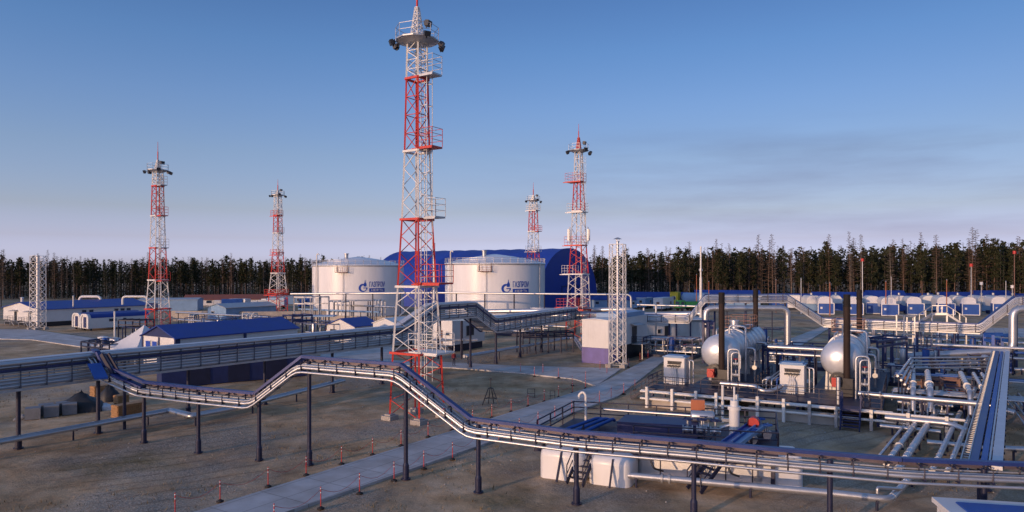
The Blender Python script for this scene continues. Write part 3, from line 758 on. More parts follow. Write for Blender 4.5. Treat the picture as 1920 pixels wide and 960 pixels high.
    def vent(s,u,v,h=1.2,r=.12,m=None):
        b=s.p(u,v,s.ze); mb=MB(); mb.cyl(b,b+UP*(s.zr-s.ze+h),r,n=8); mb.cyl(b+UP*(s.zr-s.ze+h),b+UP*(s.zr-s.ze+h+.15),r*1.7,r*.6,8); mb.build('roof_vent',m or M['white'],s.root)

# far-left long white building with two doors
cB=V((-100.0,146.5,0))
b=House('site_building','long low white building with blue roof and two doors in its lit gable, far left','building',cB,17.0,24,.9,3.55,4.9,M['wallwhite'],M['blue'],sidewall=M['wallwhite_side'])
for u in (6.2,13.0): b.door('front',u,.9,1.1,1.9,M['dark'],True); b.porch('front',u,.9,2.6,1.6)
for u in (9,10.5,16,17.4,18.8): b.window('side',u,2.3,.9,.7)
b.vent(5.5,1.5,.9,.3,M['twhite']); b.vent(15.5,7.5,1.3,.16,M['galv'])
# wing behind with long blue roof
c2=cB+A*26-R*1.0
# two rounded-end cabins
def barrel_cabin(name,label,c,w,L,h,z0,a,r,front,body,group=None,door=None,roofm=None,win=True):
    """container with a half-round top and rounded white front"""
    root=thing(name,label,'cabin',V((c.x,c.y,0))-r*w/2+a*L/2,group)
    p=lambda u,v,z: V((c.x,c.y,0))-r*(w-u)+a*v+UP*z
    prof=[(0,z0)]; n=10; rr=min(w*.32,h*.4)
    prof+=[(rr*(1-cos(radians(90*i/n))),h-rr+rr*sin(radians(90*i/n))) for i in range(n+1)]
    prof+=[(w-rr*(1-cos(radians(90*i/n))),h-rr+rr*sin(radians(90*i/n))) for i in range(n,-1,-1)]+[(w,z0)]
    k=len(prof)
    mb=MB(); vs=[p(u,v,z) for v in (.0,L) for u,z in prof]
    mb.add(vs,[(i,(i+1)%k,k+(i+1)%k,k+i) for i in range(k)]); mb.add(vs[:k],[tuple(range(k-1,-1,-1))]); mb.add(vs[k:],[tuple(range(k))]); mb.build('body',body,root)
    mb=MB(); t=.18     # projecting rim of the front
    pin=[(w/2+(u-w/2)*.80,z0+(z-z0)*.90+.04) for u,z in prof]
    pout=[(w/2+(u-w/2)*1.04,z0+(z-z0)*1.02) for u,z in prof]
    vs=[p(u,-t,z) for u,z in pout]+[p(u,-t,z) for u,z in pin]+[p(u,.0,z) for u,z in pin]+[p(u,.05,z) for u,z in pout]
    for i in range(k-1): mb.add([vs[i],vs[i+1],vs[k+i+1],vs[k+i]],[(0,1,2,3)]); mb.add([vs[k+i],vs[k+i+1],vs[2*k+i+1],vs[2*k+i]],[(0,1,2,3)]); mb.add([vs[i],vs[i+1],vs[3*k+i+1],vs[3*k+i]],[(3,2,1,0)])
    mb.build('front_rim',front,root)
    d=panel(root,'door',door or M['navy'],p(w/2,-.0,z0+.15),r,-a,w*.34,(h-z0)*.74,.05,.02)
    panel(d,'handle',M['galv'],p(w/2+w*.12,-.0,z0+1.1),r,-a,.1,.1,.05,.075)
    if roofm:
        mb=MB(); vs=[p(w/2+(u-w/2)*1.03,v,z+.04) for v in (.4,L+.1) for u,z in prof[2:-2]]; k2=len(prof)-4
        mb.add(vs,[(i,i+1,k2+i+1,k2+i) for i in range(k2-1)]); mb.build('roof',roofm,root)
    if win:
        for v,wd in ((L*.38,1.5),(L*.58,.7)):
            o=panel(root,'window',M['galv'],p(w,v,z0+1.2),a,r,wd,.6,.05,.02); panel(o,'pane',M['glass'],p(w,v,z0+1.25),a,r,wd-.1,.5,.02,.075)
    mb=MB(); 
    for v in (.5,L/2,L-.5):
        for u in (.3,w-.3): mb.box(p(u,v,z0/2-.1),(.35,.35,z0+.2),THETA)
    mb.build('skid_foot',M['dark'],root)
    return root
cC=V((-83.6,137,0))
barrel_cabin('site_cabin','white rounded cabin with blue roof, the nearer of the pair at far left',cC,3.1,12.0,3.2,.35,A,R,M['white'],M['wallwhite'],'rounded white cabins on the left',M['navy'],M['blue'])
barrel_cabin('site_cabin','white rounded cabin standing left behind its twin beside the long white building',cC-R*4.6+A*.6,3.1,12.0,3.2,.35,A,R,M['white'],M['wallwhite'],'rounded white cabins on the left',M['navy'],M['blue'])
# grey-blue low building behind them
b=House('site_building','low light blue building beyond the rounded cabins at left','building',V((-66,160,0)),7,14,.3,3.2,4.0,M['lightblue'],M['galv'])
b.window('front',2,1.4,1,.8); b.window('side',4,1.4,1,.8)

# blue gabled building in the left middle ground
cD=V((-38.9,80.2,0))
b=House('pump_house','blue-roofed pump house with blue gable and white front with twin windows, behind the pipe rack','building',cD,7.0,17.5,.0,4.05,5.35,M['wallwhite'],M['blue'],over=.25,gable=M['navy'])
b.window('front',1.35,1.9,.95,1.5,M['logo']); b.window('front',2.75,1.9,.95,1.5,M['logo'])
for u in (.09,3.6,6.92): 
    p_,t_,n_=b.face('front',u,0); panel(b.root,'corner_trim',M['navy'],p_,t_,n_,.28,4.03,.05,.025)
p_,t_,n_=b.face('side',.25,0); panel(b.root,'corner_trim',M['navy'],p_,t_,n_,.5,4.03,.05,.025)
b.door('front',6.0,.1,1.5,2.9,M['navyd']); 
p_,t_,n_=b.face('side',9.2,0); panel(b.root,'downpipe',M['navy'],p_,t_,n_,.35,4.0,.12,.03)
p_,t_,n_=b.face('side',8.7,0.02); panel(b.root,'lower_cladding',M['navy'],p_,t_,n_,17.0,1.7,.04,.02)
# navy shed under the rack
p0,p1=G(303,728),G(575,704); a_=(p1-p0).normalized(); r_=V((a_.y,-a_.x,0))
b=House('storage_shed','dark navy sheet-metal shed standing under the long pipe rack','shed',p0,3.2,(p1-p0).length,.0,2.9,2.9,M['navy'],M['navyd'],a=a_,r=r_,over=.05)
for u in (3.5,7.5,11.5): panel(b.root,'door',M['navyd'],b.face('side',u,.1)[0],a_,r_,2.2,2.3,.04,.02)
# white tent
def tent():
    c=V((-47.2,89,0)); root=thing('canopy_tent','white peaked canvas tent left of the blue gabled pump house','tent',c)
    top=V((c.x,c.y,4.95)); corners=[c+R*sx_*3.9+A*sy_*3.3+UP*2.25 for sx_,sy_ in ((-1,-1),(1,-1),(1,1),(-1,1))]
    n=7; mb=MB()
    for i in range(4):
        a,b2=corners[i],corners[(i+1)%4]; g=[]
        for k in range(n+1):
            t=k/n; row=[]
            for j in range(n+1):
                s=j/n; q=a.lerp(b2,s).lerp(top,t); e=a.lerp(b2,s).z
                q.z=e+(top.z-e)*(t**1.55)-.18*sin(pi*s)*(1-t); row.append(q)
            g.append(row)
        vs=[q for row in g for q in row]
        mb.add(vs,[(r2*(n+1)+c2_,r2*(n+1)+c2_+1,(r2+1)*(n+1)+c2_+1,(r2+1)*(n+1)+c2_) for r2 in range(n) for c2_ in range(n)],True)
    mb.build('canvas_roof',M['tent'],root)
    for q in corners:
        mb=MB(); mb.cyl((q.x,q.y,-.1),q,.06,n=6); mb.build('pole',M['twhite'],root)
    mb=MB()
    for i in range(4):
        a,b2=corners[i],corners[(i+1)%4]; mb.hexa([x+UP*0 for x in (a-UP*.35,b2-UP*.35,b2-UP*.35+V((.03,.03,0)),a-UP*.35+V((.03,.03,0)))]+[x for x in (a-UP*.1,b2-UP*.1,b2-UP*.1+V((.03,.03,0)),a-UP*.1+V((.03,.03,0)))])
    mb.build('valance',M['tent'],root)
tent()
# white shed left of centre behind the tallest mast
cE=V((-8.75,101.5,0))
b=House('equipment_cabin','white cabin with dark window and pale lit end wall, behind the tallest mast','cabin',cE,3.6,8.2,.95,4.75,4.95,M['wallwhite'],M['white'],over=.12,skirt=M['navyd'])
b.door('front',1.3,.98,1.0,2.1,M['brownframe']); b.window('front',2.8,2.3,.6,.5); b.window('side',4.3,2.0,1.9,1.5,M['dark']); b.porch('front',1.4,.95,2.4,1.5)
# block with violet plinth
cF=V((12.3,88.5,0))
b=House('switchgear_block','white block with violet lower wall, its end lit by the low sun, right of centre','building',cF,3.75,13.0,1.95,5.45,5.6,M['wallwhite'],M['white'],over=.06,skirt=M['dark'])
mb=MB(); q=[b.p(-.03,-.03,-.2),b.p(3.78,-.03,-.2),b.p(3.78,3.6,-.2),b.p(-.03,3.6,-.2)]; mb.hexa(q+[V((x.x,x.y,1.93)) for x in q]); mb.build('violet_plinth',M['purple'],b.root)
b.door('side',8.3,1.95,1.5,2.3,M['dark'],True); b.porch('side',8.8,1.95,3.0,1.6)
mb=MB(); q=[b.p(.2,3.8,5.63),b.p(3.5,3.8,5.63),b.p(3.5,12.6,5.63),b.p(.2,12.6,5.63)]; mb.hexa(q+[x+UP*.55 for x in q]); mb.build('roof_house',M['lightblue'],b.root)
# white cabin further right
aG=V((.85,.53,0)).normalized(); rG=V((aG.y,-aG.x,0))
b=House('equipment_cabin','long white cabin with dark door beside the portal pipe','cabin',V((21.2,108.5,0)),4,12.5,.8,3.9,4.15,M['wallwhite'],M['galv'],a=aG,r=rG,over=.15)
b.door('side',4.2,.85,1.15,2.2,M['dark']); b.window('side',7.6,1.6,1.6,1.3,M['white']); b.window('side',2.4,1.9,.6,.6,M['dark'])
mb=MB(); mb.beam(b.p(4.05,6.2,0),b.p(4.05,6.2,3.9),.22); mb.beam(b.p(4.05,9.4,0),b.p(4.05,9.4,3.9),.18); mb.build('wall_post',M['navy'],b.root)
# small blue-roofed cabin and white roof between racks
b=House('gate_cabin','small cabin with bright blue pitched roof left of the tallest mast','cabin',V((-25.2,111,0)),6.4,5.5,.2,2.9,4.0,M['wallwhite'],M['blue'],over=.25)
b.window('front',1.6,1.3,1.4,.9,M['dark']); b.window('front',4.4,1.3,1.6,.9,M['dark'])
b=House('equipment_cabin','low white flat-roofed cabin just left of the tallest mast','cabin',V((-18.0,108,0)),5.0,6,.2,3.5,4.3,M['wallwhite'],M['white'],over=.15)
b.window('front',2.4,1.5,1.2,.8)
# far terracotta roof and other far buildings on the left
b=House('site_building','far low building with terracotta roof before the left wood','building',V((-110,232,0)),9,26,.0,1.9,3.4,M['wallwhite'],M['terracotta'],a=V((.97,.24,0)).normalized(),r=V((.24,-.97,0)).normalized(),over=.3)
b.window('side',8,.7,1.6,.9); b.window('side',16,.7,1.6,.9)
b=House('site_building','far long grey-blue flat building in front of the left wood','building',V((-84,240,0)),8,34,.0,2.6,2.8,M['lightblue'],M['galv'],a=V((.97,.24,0)).normalized(),r=V((.24,-.97,0)).normalized(),over=.2)
b.window('side',10,1,1.6,.9)
b=House('site_building','light blue shed seen behind the left mast','shed',V((-108,200,0)),9,16,.0,3.2,3.6,M['lightblue'],M['galv'],a=V((.97,.24,0)).normalized(),r=V((.24,-.97,0)).normalized(),over=.2)
b.door('side',4,.05,2.6,2.4,M['navy'])
# near kiosk roof at the lower right corner
aK=A; c=V((16.25,24.15,0))
def kiosk():
    # roof seen from above: white rim with a blue field
    zt=2.55; pL=W(1757,934,F*(H-zt)/(934-YH)); d1=V((.93,-.20,0)).normalized(); d2=V((d1.y,-d1.x,0))
    root=thing('kiosk','kiosk with a blue roof and white rim, in the lower right corner','kiosk',(pL.x,pL.y,0))
    P=[pL+d2*4.0,pL+d2*4.0+d1*6.0,pL+d1*6.0,pL]
    mb=MB(); mb.hexa([V((q.x,q.y,-.1)) for q in P]+[V((q.x,q.y,zt-.22)) for q in P]); mb.build('wall',M['wallwhite'],root)
    mb=MB(); o=.15; Q=[P[0]+d2*o-d1*o,P[1]+d2*o+d1*o,P[2]-d2*o+d1*o,P[3]-d2*o-d1*o]; mb.hexa([V((q.x,q.y,zt-.2)) for q in Q]+[V((q.x,q.y,zt)) for q in Q]); rf_=mb.build('roof',M['white'],root)
    mb=MB(); i=.5; Q=[P[0]-d2*i+d1*i,P[1]-d2*i-d1*i,P[2]+d2*i-d1*i,P[3]+d2*i+d1*i]; mb.hexa([V((q.x,q.y,zt+.004)) for q in Q]+[V((q.x,q.y,zt+.05)) for q in Q]); mb.build('roof_sheet',M['bluep'],rf_)
    panel(root,'door',M['navy'],V((P[0].x,P[0].y,0))+d1*2.0,d1,d2,.9,2.0,.05,.02)
kiosk()

# ---------------------------------------------------------------- far camp on the right
aC,rC=A,R
def arch_body(mb,c,r,a,w,L,z0,h,rr=1.25):
    n=7; pr=[(-w/2,z0)]+[(-w/2+rr*(1-cos(radians(90*i/n))),h-rr+rr*sin(radians(90*i/n))) for i in range(n+1)]+[(w/2-rr*(1-cos(radians(90*i/n))),h-rr+rr*sin(radians(90*i/n))) for i in range(n,-1,-1)]+[(w/2,z0)]
    k=len(pr); vs=[V((c.x,c.y,0))+r*u+a*v+UP*z for v in (0,L) for u,z in pr]
    mb.add(vs,[(i,(i+1)%k,k+(i+1)%k,k+i) for i in range(k)]); mb.add(vs[:k],[tuple(range(k-1,-1,-1))]); mb.add(vs[k:],[tuple(range(k))])
mods=[(1551,590),(1606,591),(1641,589),(1672,593),(1720,591),(1778,591),(1824,592),(1882,591)]
for i,(px,py) in enumerate(mods):
    c=G(px+13,py); 
    aM,rM=dirv(20)
    lab='blue fronted site cabin with white round-topped body, %s from the left along the wood'%ORD[i]
    root=thing('camp_module',lab,'site cabin',(c.x,c.y,0),'blue and white cabins along the right wood')
    w_=3.9; L=7.5
    p=lambda u,v,z: V((c.x,c.y,0))-rM*(w_-u)+aM*v+UP*z
    mb=MB(); mb.hexa([p(0,0,.2),p(w_,0,.2),p(w_,2.6,.2),p(0,2.6,.2),p(0,0,3.0),p(w_,0,3.0),p(w_,2.6,3.0),p(0,2.6,3.0)]); mb.build('front_box',M['bluep'],root)
    mb=MB()
    for u in (0,w_): mb.beam(p(u,-.02,.1),p(u,-.02,3.1),.2)
    for z_ in (.15,3.05): mb.beam(p(0,-.02,z_),p(w_,-.02,z_),.22)
    mb.build('front_frame',M['white'],root)
    d=panel(root,'door',M['bluep'],p(1.5+.5*(i%3),0,.3),rM,-aM,.9,2.1,.05,.03); panel(root,'notice',M['white'],p(.8,0,1.5),rM,-aM,.55,.55,.04,.02)
    mb=MB(); arch_body(mb,p(w_/2,2.4,0),rM,aM,3.5,L,2.2,4.75); mb.build('round_body',M['white'],root)
    mb=MB()
    for v in (3.5,6.2,9): mb.box(p(w_/2,v,.35),(3.0,.4,.9),0)
    mb.build('saddle',M['navy'],root)
trail=[(1493,580,'white'),(1522,579,'white'),(1243,581,'white')]
roofs=[(1150,578,20),(1235,577,18),(1365,576,20),(1485,577,12),(1578,577,16),(1664,577,11),(1736,576,11),(1803,577,12),(1868,577,12),(1935,577,12)]
for i,(px,py,wd) in enumerate(roofs):
    c=G(px,py); aM=V((.985,-.17,0)); rM=V((-.17,-.985,0))
    c=c-aM*(wd/2)-rM*0
    h=3.4+.5*((i*7)%3)
    b=House('camp_barrack','long low blue-roofed barrack, %s from the left at the foot of the right wood'%ORD[i],'barrack',c,6,wd,.2,h*.8,h+.9,M['bluep'] if i%2 else M['lightblue'],M['blue'],a=aM,r=rM,over=.3,group='blue-roofed barracks by the right wood')
    for u in (wd*.25,wd*.55,wd*.8): b.window('side',u,1.2,1.1,.8)
    if i in (2,6,7,8): 
        mb=MB(); mb.beam(b.p(6.35,-.3,h*.8+.02),b.p(6.35,wd+.3,h*.8+.02),.2,.5); mb.build('fascia',M['white'],b.root)
# trailers, truck, kiosk in the yard
def trailer(label,px,py,w_,L,h,front,ang=33,wm=None):
    c=G(px,py); aM,rM=dirv(ang)
    b=House('site_trailer',label,'trailer',c,w_,L,.6,h,h,wm or M['wallwhite'],M['white'],a=aM,r=rM,over=.05)
    b.window('front',w_/2,1.7,.9,.8,front); b.window('side',L*.7,1.7,.9,.8,M['dark'])
    for v in (L*.3,L*.7):
        mb=MB(); q=b.p(w_+.02,v,.4); mb.cyl(q-rM*.2,q+rM*.1,.42,n=12); mb.build('wheel',M['black'],b.root)
trailer('white site trailer parked left of the green truck',1243,583,3.0,9,3.6,M['brownframe'])
trailer('white box trailer among the cabins, right of the thin white pole',1500,581,3.4,7,4.2,M['glass'],20)
trailer('second white trailer beside the blue cabins on the right',1534,580,3.2,7,3.9,M['glass'],15)
trailer('small cabin with warm lit end wall, far behind the centre flue mast',1210,579,3.0,6,3.2,M['dark'],33,M['lightblue'])
def truck():
    c=G(1270,583); aM,rM=dirv(70); root=thing('tanker_truck','green truck parked right of the white site trailer','truck',(c.x,c.y,0))
    p=lambda u,v,z: V((c.x,c.y,0))+rM*u+aM*v+UP*z
    mb=MB(); mb.hexa([p(-1.2,0,.9),p(1.2,0,.9),p(1.2,1.9,.9),p(-1.2,1.9,.9),p(-1.15,.25,3.1),p(1.15,.25,3.1),p(1.15,1.9,3.1),p(-1.15,1.9,3.1)]); cab=mb.build('cab',M['green'],root)
    panel(cab,'windscreen',M['glass'],p(0,.0,1.9)+aM*.12,rM,-aM,1.9,.9,.04,.02); panel(cab,'side_window',M['glass'],p(1.2,1.0,1.9),aM,rM,.9,.8,.03,.0)
    mb=MB(); mb.beam(p(0,.2,.8),p(0,6.5,.8),1.0,.25); mb.build('chassis',M['black'],root)
    mb=MB(); mb.hexa([p(-1.25,2.2,1.0),p(1.25,2.2,1.0),p(1.25,6.6,1.0),p(-1.25,6.6,1.0),p(-1.25,2.2,2.7),p(1.25,2.2,2.7),p(1.25,6.6,2.7),p(-1.25,6.6,2.7)]); mb.build('cargo_body',M['green'],root)
    for v in (.9,4.3,5.5):
        for u in (-1.1,1.1):
            mb=MB(); mb.cyl(p(u-.15,v,.5),p(u+.15,v,.5),.5,n=14); mb.build('wheel',M['black'],root)
truck()
c=G(1271,578); 
b=House('guard_booth','bright yellow booth before the right wood','booth',c,2.6,2.6,.1,4.9,5.0,M['yellow'],M['yellow'],over=.1)
b.window('front',1.3,2.6,1.0,1.0); b.door('side',1.3,.15,.9,2.0,M['dark'])
c=G(1306,578)
root=thing('water_tank','pale blue horizontal tank right of the yellow booth','tank',(c.x,c.y,0))
mb=MB(); mb.lathe((c.x-4.5,c.y,3.0),[(.01,0),(1.3,.15),(1.9,.6),(1.9,8.6),(1.3,9),(.01,9.2)],20,V((1,.1,0)).normalized()); mb.build('tank_shell',M['lightblue'],root)
mb=MB(); mb.box((c.x-2.5,c.y,.6),(.5,3,1.5)); mb.box((c.x+2.5,c.y,.6),(.5,3,1.5)); mb.build('saddle',M['navy'],root)
# thin far poles
for i,(px,pt,pb,colr,lamp) in enumerate(sorted([(1617,490,586,'twhite','valve'),(1821,500,590,'galv','valve'),(1902,476,590,'brownframe','valve'),(1502,522,588,'twhite',None),(1556,530,592,'orange',None),(1661,528,592,'orange',None),(1671,520,586,'galv',None),(1775,525,592,'orange',None),(1455,525,586,'brownframe',None),(1886,528,590,'galv',None),(1329,528,580,'orange',None),(1306,515,580,'orange',None),(1840,534,585,'galv','twhite'),(1898,540,585,'galv','twhite')],key=lambda q_:q_[0])):
    b0=G(px,pb); y=b0.y; zt=zat(pt,y); root=thing('light_pole','thin %s pole%s before the right wood, %s from the left'%({'twhite':'white','galv':'grey','brownframe':'brown','orange':'orange'}[colr],' with red head' if lamp=='valve' else ' with white lamp' if lamp else '',''),'pole',(b0.x,b0.y,0),'thin poles before the right wood')
    root['label']='thin %s pole%s before the right wood, %s from the left'%({'twhite':'white','galv':'grey','brownframe':'brown','orange':'orange'}[colr],' with red head' if lamp=='valve' else ' with white lamp' if lamp else '',ORD[i])
    mb=MB(); mb.cyl((b0.x,b0.y,-.2),(b0.x,b0.y,zt),.15,.09,6); mb.build('shaft',M[colr],root)
    if lamp:
        mb=MB(); mb.cyl((b0.x,b0.y,zt),(b0.x,b0.y,zt+.8),.42,.42,8); mb.build('head',M[lamp],root)
    else:
        mb=MB(); mb.cyl((b0.x,b0.y,zt),(b0.x,b0.y,zt+.25),.14,.03,6); mb.build('cap',M['galv'],root)
M['lightgrey']=mat('cover_sheet',(.55,.57,.62),.45,.3,.1,1.5)
# ================================================================ PIPE RACKS AND PIPES
def offset_path(pts,lat,dz):
    out=[]; n=len(pts)
    for i in range(n):
        a=(pts[i]-pts[i-1]) if i>0 else (pts[1]-pts[0]); b=(pts[i+1]-pts[i]) if i<n-1 else a
        a=V((a.x,a.y,0)); b=V((b.x,b.y,0))
        if a.length<1e-3: a=b.copy()
        if b.length<1e-3: b=a.copy()
        a.normalize(); b.normalize(); d=(a+b)
        d=d.normalized() if d.length>1e-3 else a
        k=1/max(.55,a.dot(d)); r=V((d.y,-d.x,0))
        out.append(pts[i]+r*lat*k+UP*dz)
    return out
def soften(pts,r=.5,n=3):
    """rounds the corners of a pipe run into elbows"""
    out=[pts[0]]
    for i in range(1,len(pts)-1):
        p,q,s=pts[i-1],pts[i],pts[i+1]; k=min(r,(p-q).length*.45,(s-q).length*.45)
        a=q+(p-q).normalized()*k; b=q+(s-q).normalized()*k
        for j in range(n+1):
            t=j/n; out.append(a.lerp(q,t).lerp(q.lerp(b,t),t))
    out.append(pts[-1]); return out
def along(pts,s):
    for a,b in zip(pts,pts[1:]):
        d=(b-a).length
        if s<=d: return a.lerp(b,s/d),(b-a).normalized()
        s-=d
    return pts[-1].copy(),(pts[-1]-pts[-2]).normalized()
def rings(mb,pts,r,step=1.0):        # joint bands of the metal jacket
    for a,b in zip(pts,pts[1:]):
        d=b-a; n=int((d.length-.8)/step)
        if n<1: continue
        d.normalize()
        for k in range(n+1): c=a+d*(.5+k*step); mb.cyl(c-d*.025,c+d*.025,r*1.05,n=10)
def plen(pts): return sum((b-a).length for a,b in zip(pts,pts[1:]))
def post(root,x,y,z,r=.13,collar=True,m=None,cross=None):
    mb=MB(); mb.cyl((x,y,-.2),(x,y,z),r,n=10)
    o=mb.build('post',m or M['navyd'],root)
    if collar:
        mb=MB(); mb.cyl((x,y,-.2),(x,y,.75),r*1.45,n=10); mb.cyl((x,y,.75),(x,y,.9),r*1.45,r,n=10); mb.cyl((x,y,-.05),(x,y,.02),r*2.2,n=10); mb.build('post_sleeve',M['navyd'],o)
    if cross:
        mb=MB(); mb.beam(V((x,y,z))-cross,V((x,y,z))+cross,.2,.2); mb.build('crossbeam',M['navy'],o)
    return o
def pipe_rack(name,label,pts,runs,posts,bracket_step=1.5,bracket=None,cat='pipe rack',group=None,bmat='navyd'):
    """runs: (lateral, dz, radius, material, part name, round?)"""
    root=thing(name,label,cat,(pts[0].x,pts[0].y,0),group)
    for lat,dz,r,m,nm,kind in runs:
        q=offset_path(pts,lat,dz); mb=MB()
        if kind=='round': mb.tube(soften(q,.45,2),r,10); (rings(mb,q,r) if r>=.12 else None)
        elif kind=='tray':
            for a,b in zip(q,q[1:]):
                mb.beam(a,b,r*2,.16)
        elif kind=='beam':
            for a,b in zip(q,q[1:]): mb.beam(a,b,r,r*1.4)
        elif kind=='rungs':      # cable ladder
            for s_ in (-r,r):
                qq=offset_path(pts,lat+s_,dz)
                for a,b in zip(qq,qq[1:]): mb.beam(a,b,.05,.14)
            L_=plen(q); s=0
            while s<L_:
                c,d=along(q,s); rr=V((d.y,-d.x,0)).normalized()*r; mb.beam(c-rr,c+rr,.07,.04); s+=.5
        mb.build(nm,M[m],root)
    if bracket:
        L_=plen(pts); s=.4; k=0
        while s<L_ and k<98:
            c,d=along(pts,s); rr=V((d.y,-d.x,0)).normalized(); mb=MB(); bracket(mb,c,rr); mb.build('bracket',M[bmat],root); s+=max(bracket_step,L_/97); k+=1
    for pp in posts: post(root,*pp)
    return root
# ---- the near trestle that zigzags across the foreground
def at_col(px,line_a,line_b):     # where an image column meets the ground line a-b
    k=(px-CX)/F; a,b=line_a,line_b; d=b-a
    t=(k*a.y-a.x)/(d.x-k*d.y); return a+d*t
gp=[V(q+(0,)) for q in ((-30.0,49.7),(-25.7,48.4),(-20.7,45.7),(-16,43.9),(-12.6,42.9),(-6.1,39.9),(-1.8,37.5),(3.3,35.7),(12,32.4),(16.9,30.6),(21.5,29.9),(28,29.0))]
def on_g(px):
    for a,b in zip(gp,gp[1:]):
        if a.x/a.y<= (px-CX)/F <= b.x/b.y: return at_col(px,a,b)
    return at_col(px,gp[-2],gp[-1])
prof=[(183,688,None),(194,712,None),(270,745,None),(372,758,None),(478,769,None),(567,701,None),(752,718,None),(884,822,None),(1081,849,None),(1301,869,None),(1440,884,None),(1690,907,None),(1840,914,None),(1990,920,None)]
tp=[V((-30.3,50.2,5.5))]
for px,py,_ in prof:
    g=on_g(px); tp.append(V((g.x,g.y,zat(py,g.y)+.36)))
def br(mb,c,rr):
    mb.beam(c-rr*.42+UP*-.02,c+rr*.62-UP*.02,.07,.09); mb.beam(c+rr*-.05,c-rr*.05+UP*.62,.07); mb.beam(c+rr*.55,c+rr*.55+UP*.5,.05); mb.beam(c-rr*.25+UP*.5,c+rr*.3+UP*.5,.06)
R_=1
near_posts=[]
for px in (270,372,486,580,761,897,1081,1301,1556,1845):
    g=on_g(px)
    # height of the run above this post
    best=min(range(len(tp)-1),key=lambda i:0 if tp[i].x<=g.x<=tp[i+1].x else abs(tp[i].x-g.x)+9)
    a,b=tp[best],tp[best+1]; t=(g.x-a.x)/(b.x-a.x); near_posts.append((g.x,g.y,lerp(a.z,b.z,t)+.45,.125))
pipe_rack('pipe_trestle','zigzag pipe trestle on navy posts crossing the whole foreground, stepping up beside the tallest mast',tp,
  [(.40,.10,.11,'silver','pipe','round'),(.62,-.14,.07,'silver','pipe','round'),(.52,.27,.045,'galv','pipe','round'),(.2,.26,.045,'silver','pipe','round'),(-.1,.3,.045,'galv','pipe','round'),(-.28,.07,.07,'silver','pipe','round'),(.12,.05,.06,'silver','pipe','round'),(-.47,.06,.055,'galv','pipe','round'),
   (.0,.72,.16,'traytop','cable_tray','tray'),(-.52,.44,.12,'traybrown','cable_tray','tray')],near_posts,1.35,br)
# ---- the long two-tier rack
hump=[(-39.5,36.5,4.15),(-33.4,46.6,4.15),(-30.7,51,4.15),(-21.5,63,4.15),(-12.4,75.2,4.15),(-9.4,79.2,6.35),(-5.3,84.7,6.35),(-3.0,87.7,4.2),(3.2,99.8,4.2),(9.5,111.7,4.2)]
bp=[V(q) for q in hump]; M['steelgrey']=mat('grey_steel_frame',(.12,.13,.17),.5,.3,.15,2)
runs=[]
for k in range(7): runs.append((-1.05+.35*k,.16,.10 if k%2 else .13,'silver' if k!=2 else 'galv','pipe','round'))
for k in range(5): runs.append((1.12,.20+.225*k,(.085,.07,.10,.07,.085)[k],'silver' if k!=3 else 'galv','pipe','round'))
for k in range(6): runs.append((-1.0+.4*k,1.42,.10,'silver','pipe','round'))
runs+=[(1.15,1.70,.14,'silver','pipe','round'),(1.12,1.48,.08,'silver','pipe','round'),(-.2,1.74,.45,'lightgrey','cable_tray','tray'),(1.24,1.27,.12,'navy','side_beam','beam'),(1.24,-.06,.12,'galv','side_beam','beam'),(-1.24,1.27,.12,'navy','side_beam','beam'),(-1.24,-.06,.12,'navy','side_beam','beam')]
def br2(mb,c,rr):
    mb.beam(c-rr*1.25,c+rr*1.25,.12,.14); mb.beam(c-rr*1.25+UP*1.3,c+rr*1.25+UP*1.3,.12,.14)
    for s_ in (-1.24,1.24): mb.beam(c+rr*s_,c+rr*s_+UP*1.7,.06)
ps=[]
L_=plen(bp)
for s in (3,12,17.2,24,31,38.5,45,49.5,54.5,60,66,73,80):
    c,d=along(bp,s); ps.append((c.x,c.y,c.z-.05,.14))
pipe_rack('pipe_rack','long two-tier rack of silver pipes running from the left edge past the tallest mast',bp,runs,ps,1.6,br2,bmat='steelgrey')
# link from the long rack down to the trestle
c0=V((-29.4,52.6,5.75)); t0=tp[0]
root=thing('cable_duct','blue covered cable duct dropping from the long rack to the zigzag trestle','cable duct',(c0.x,c0.y,0))
tp=tp[1:]; q0=W(177,681,49.0); q1=W(190,708,48.2); hd=V((.75,.35,0))
mb=MB(); mb.hexa([q0-hd*.5-UP*.12,q0+hd*.5-UP*.12,q1+hd*.5-UP*.12,q1-hd*.5-UP*.12,q0-hd*.5,q0+hd*.5,q1+hd*.5,q1-hd*.5]); mb.build('duct_cover',M['bluep'],root)
mb=MB(); a_=W(190,664,49.2); b_=W(212,702,48.9); c_=W(268,726,48.3)
for o_ in (V((0,0,0)),V((.35,.2,0))): mb.beam(a_+o_,b_+o_,.12,.26)
mb.build('side_rail',M['navyd'],root)
mb=MB(); mb.beam(b_,c_,.5,.14); mb.build('cable_tray',M['traytop'],root)
post(root,c0.x,c0.y,c0.z-.1,.12,False)
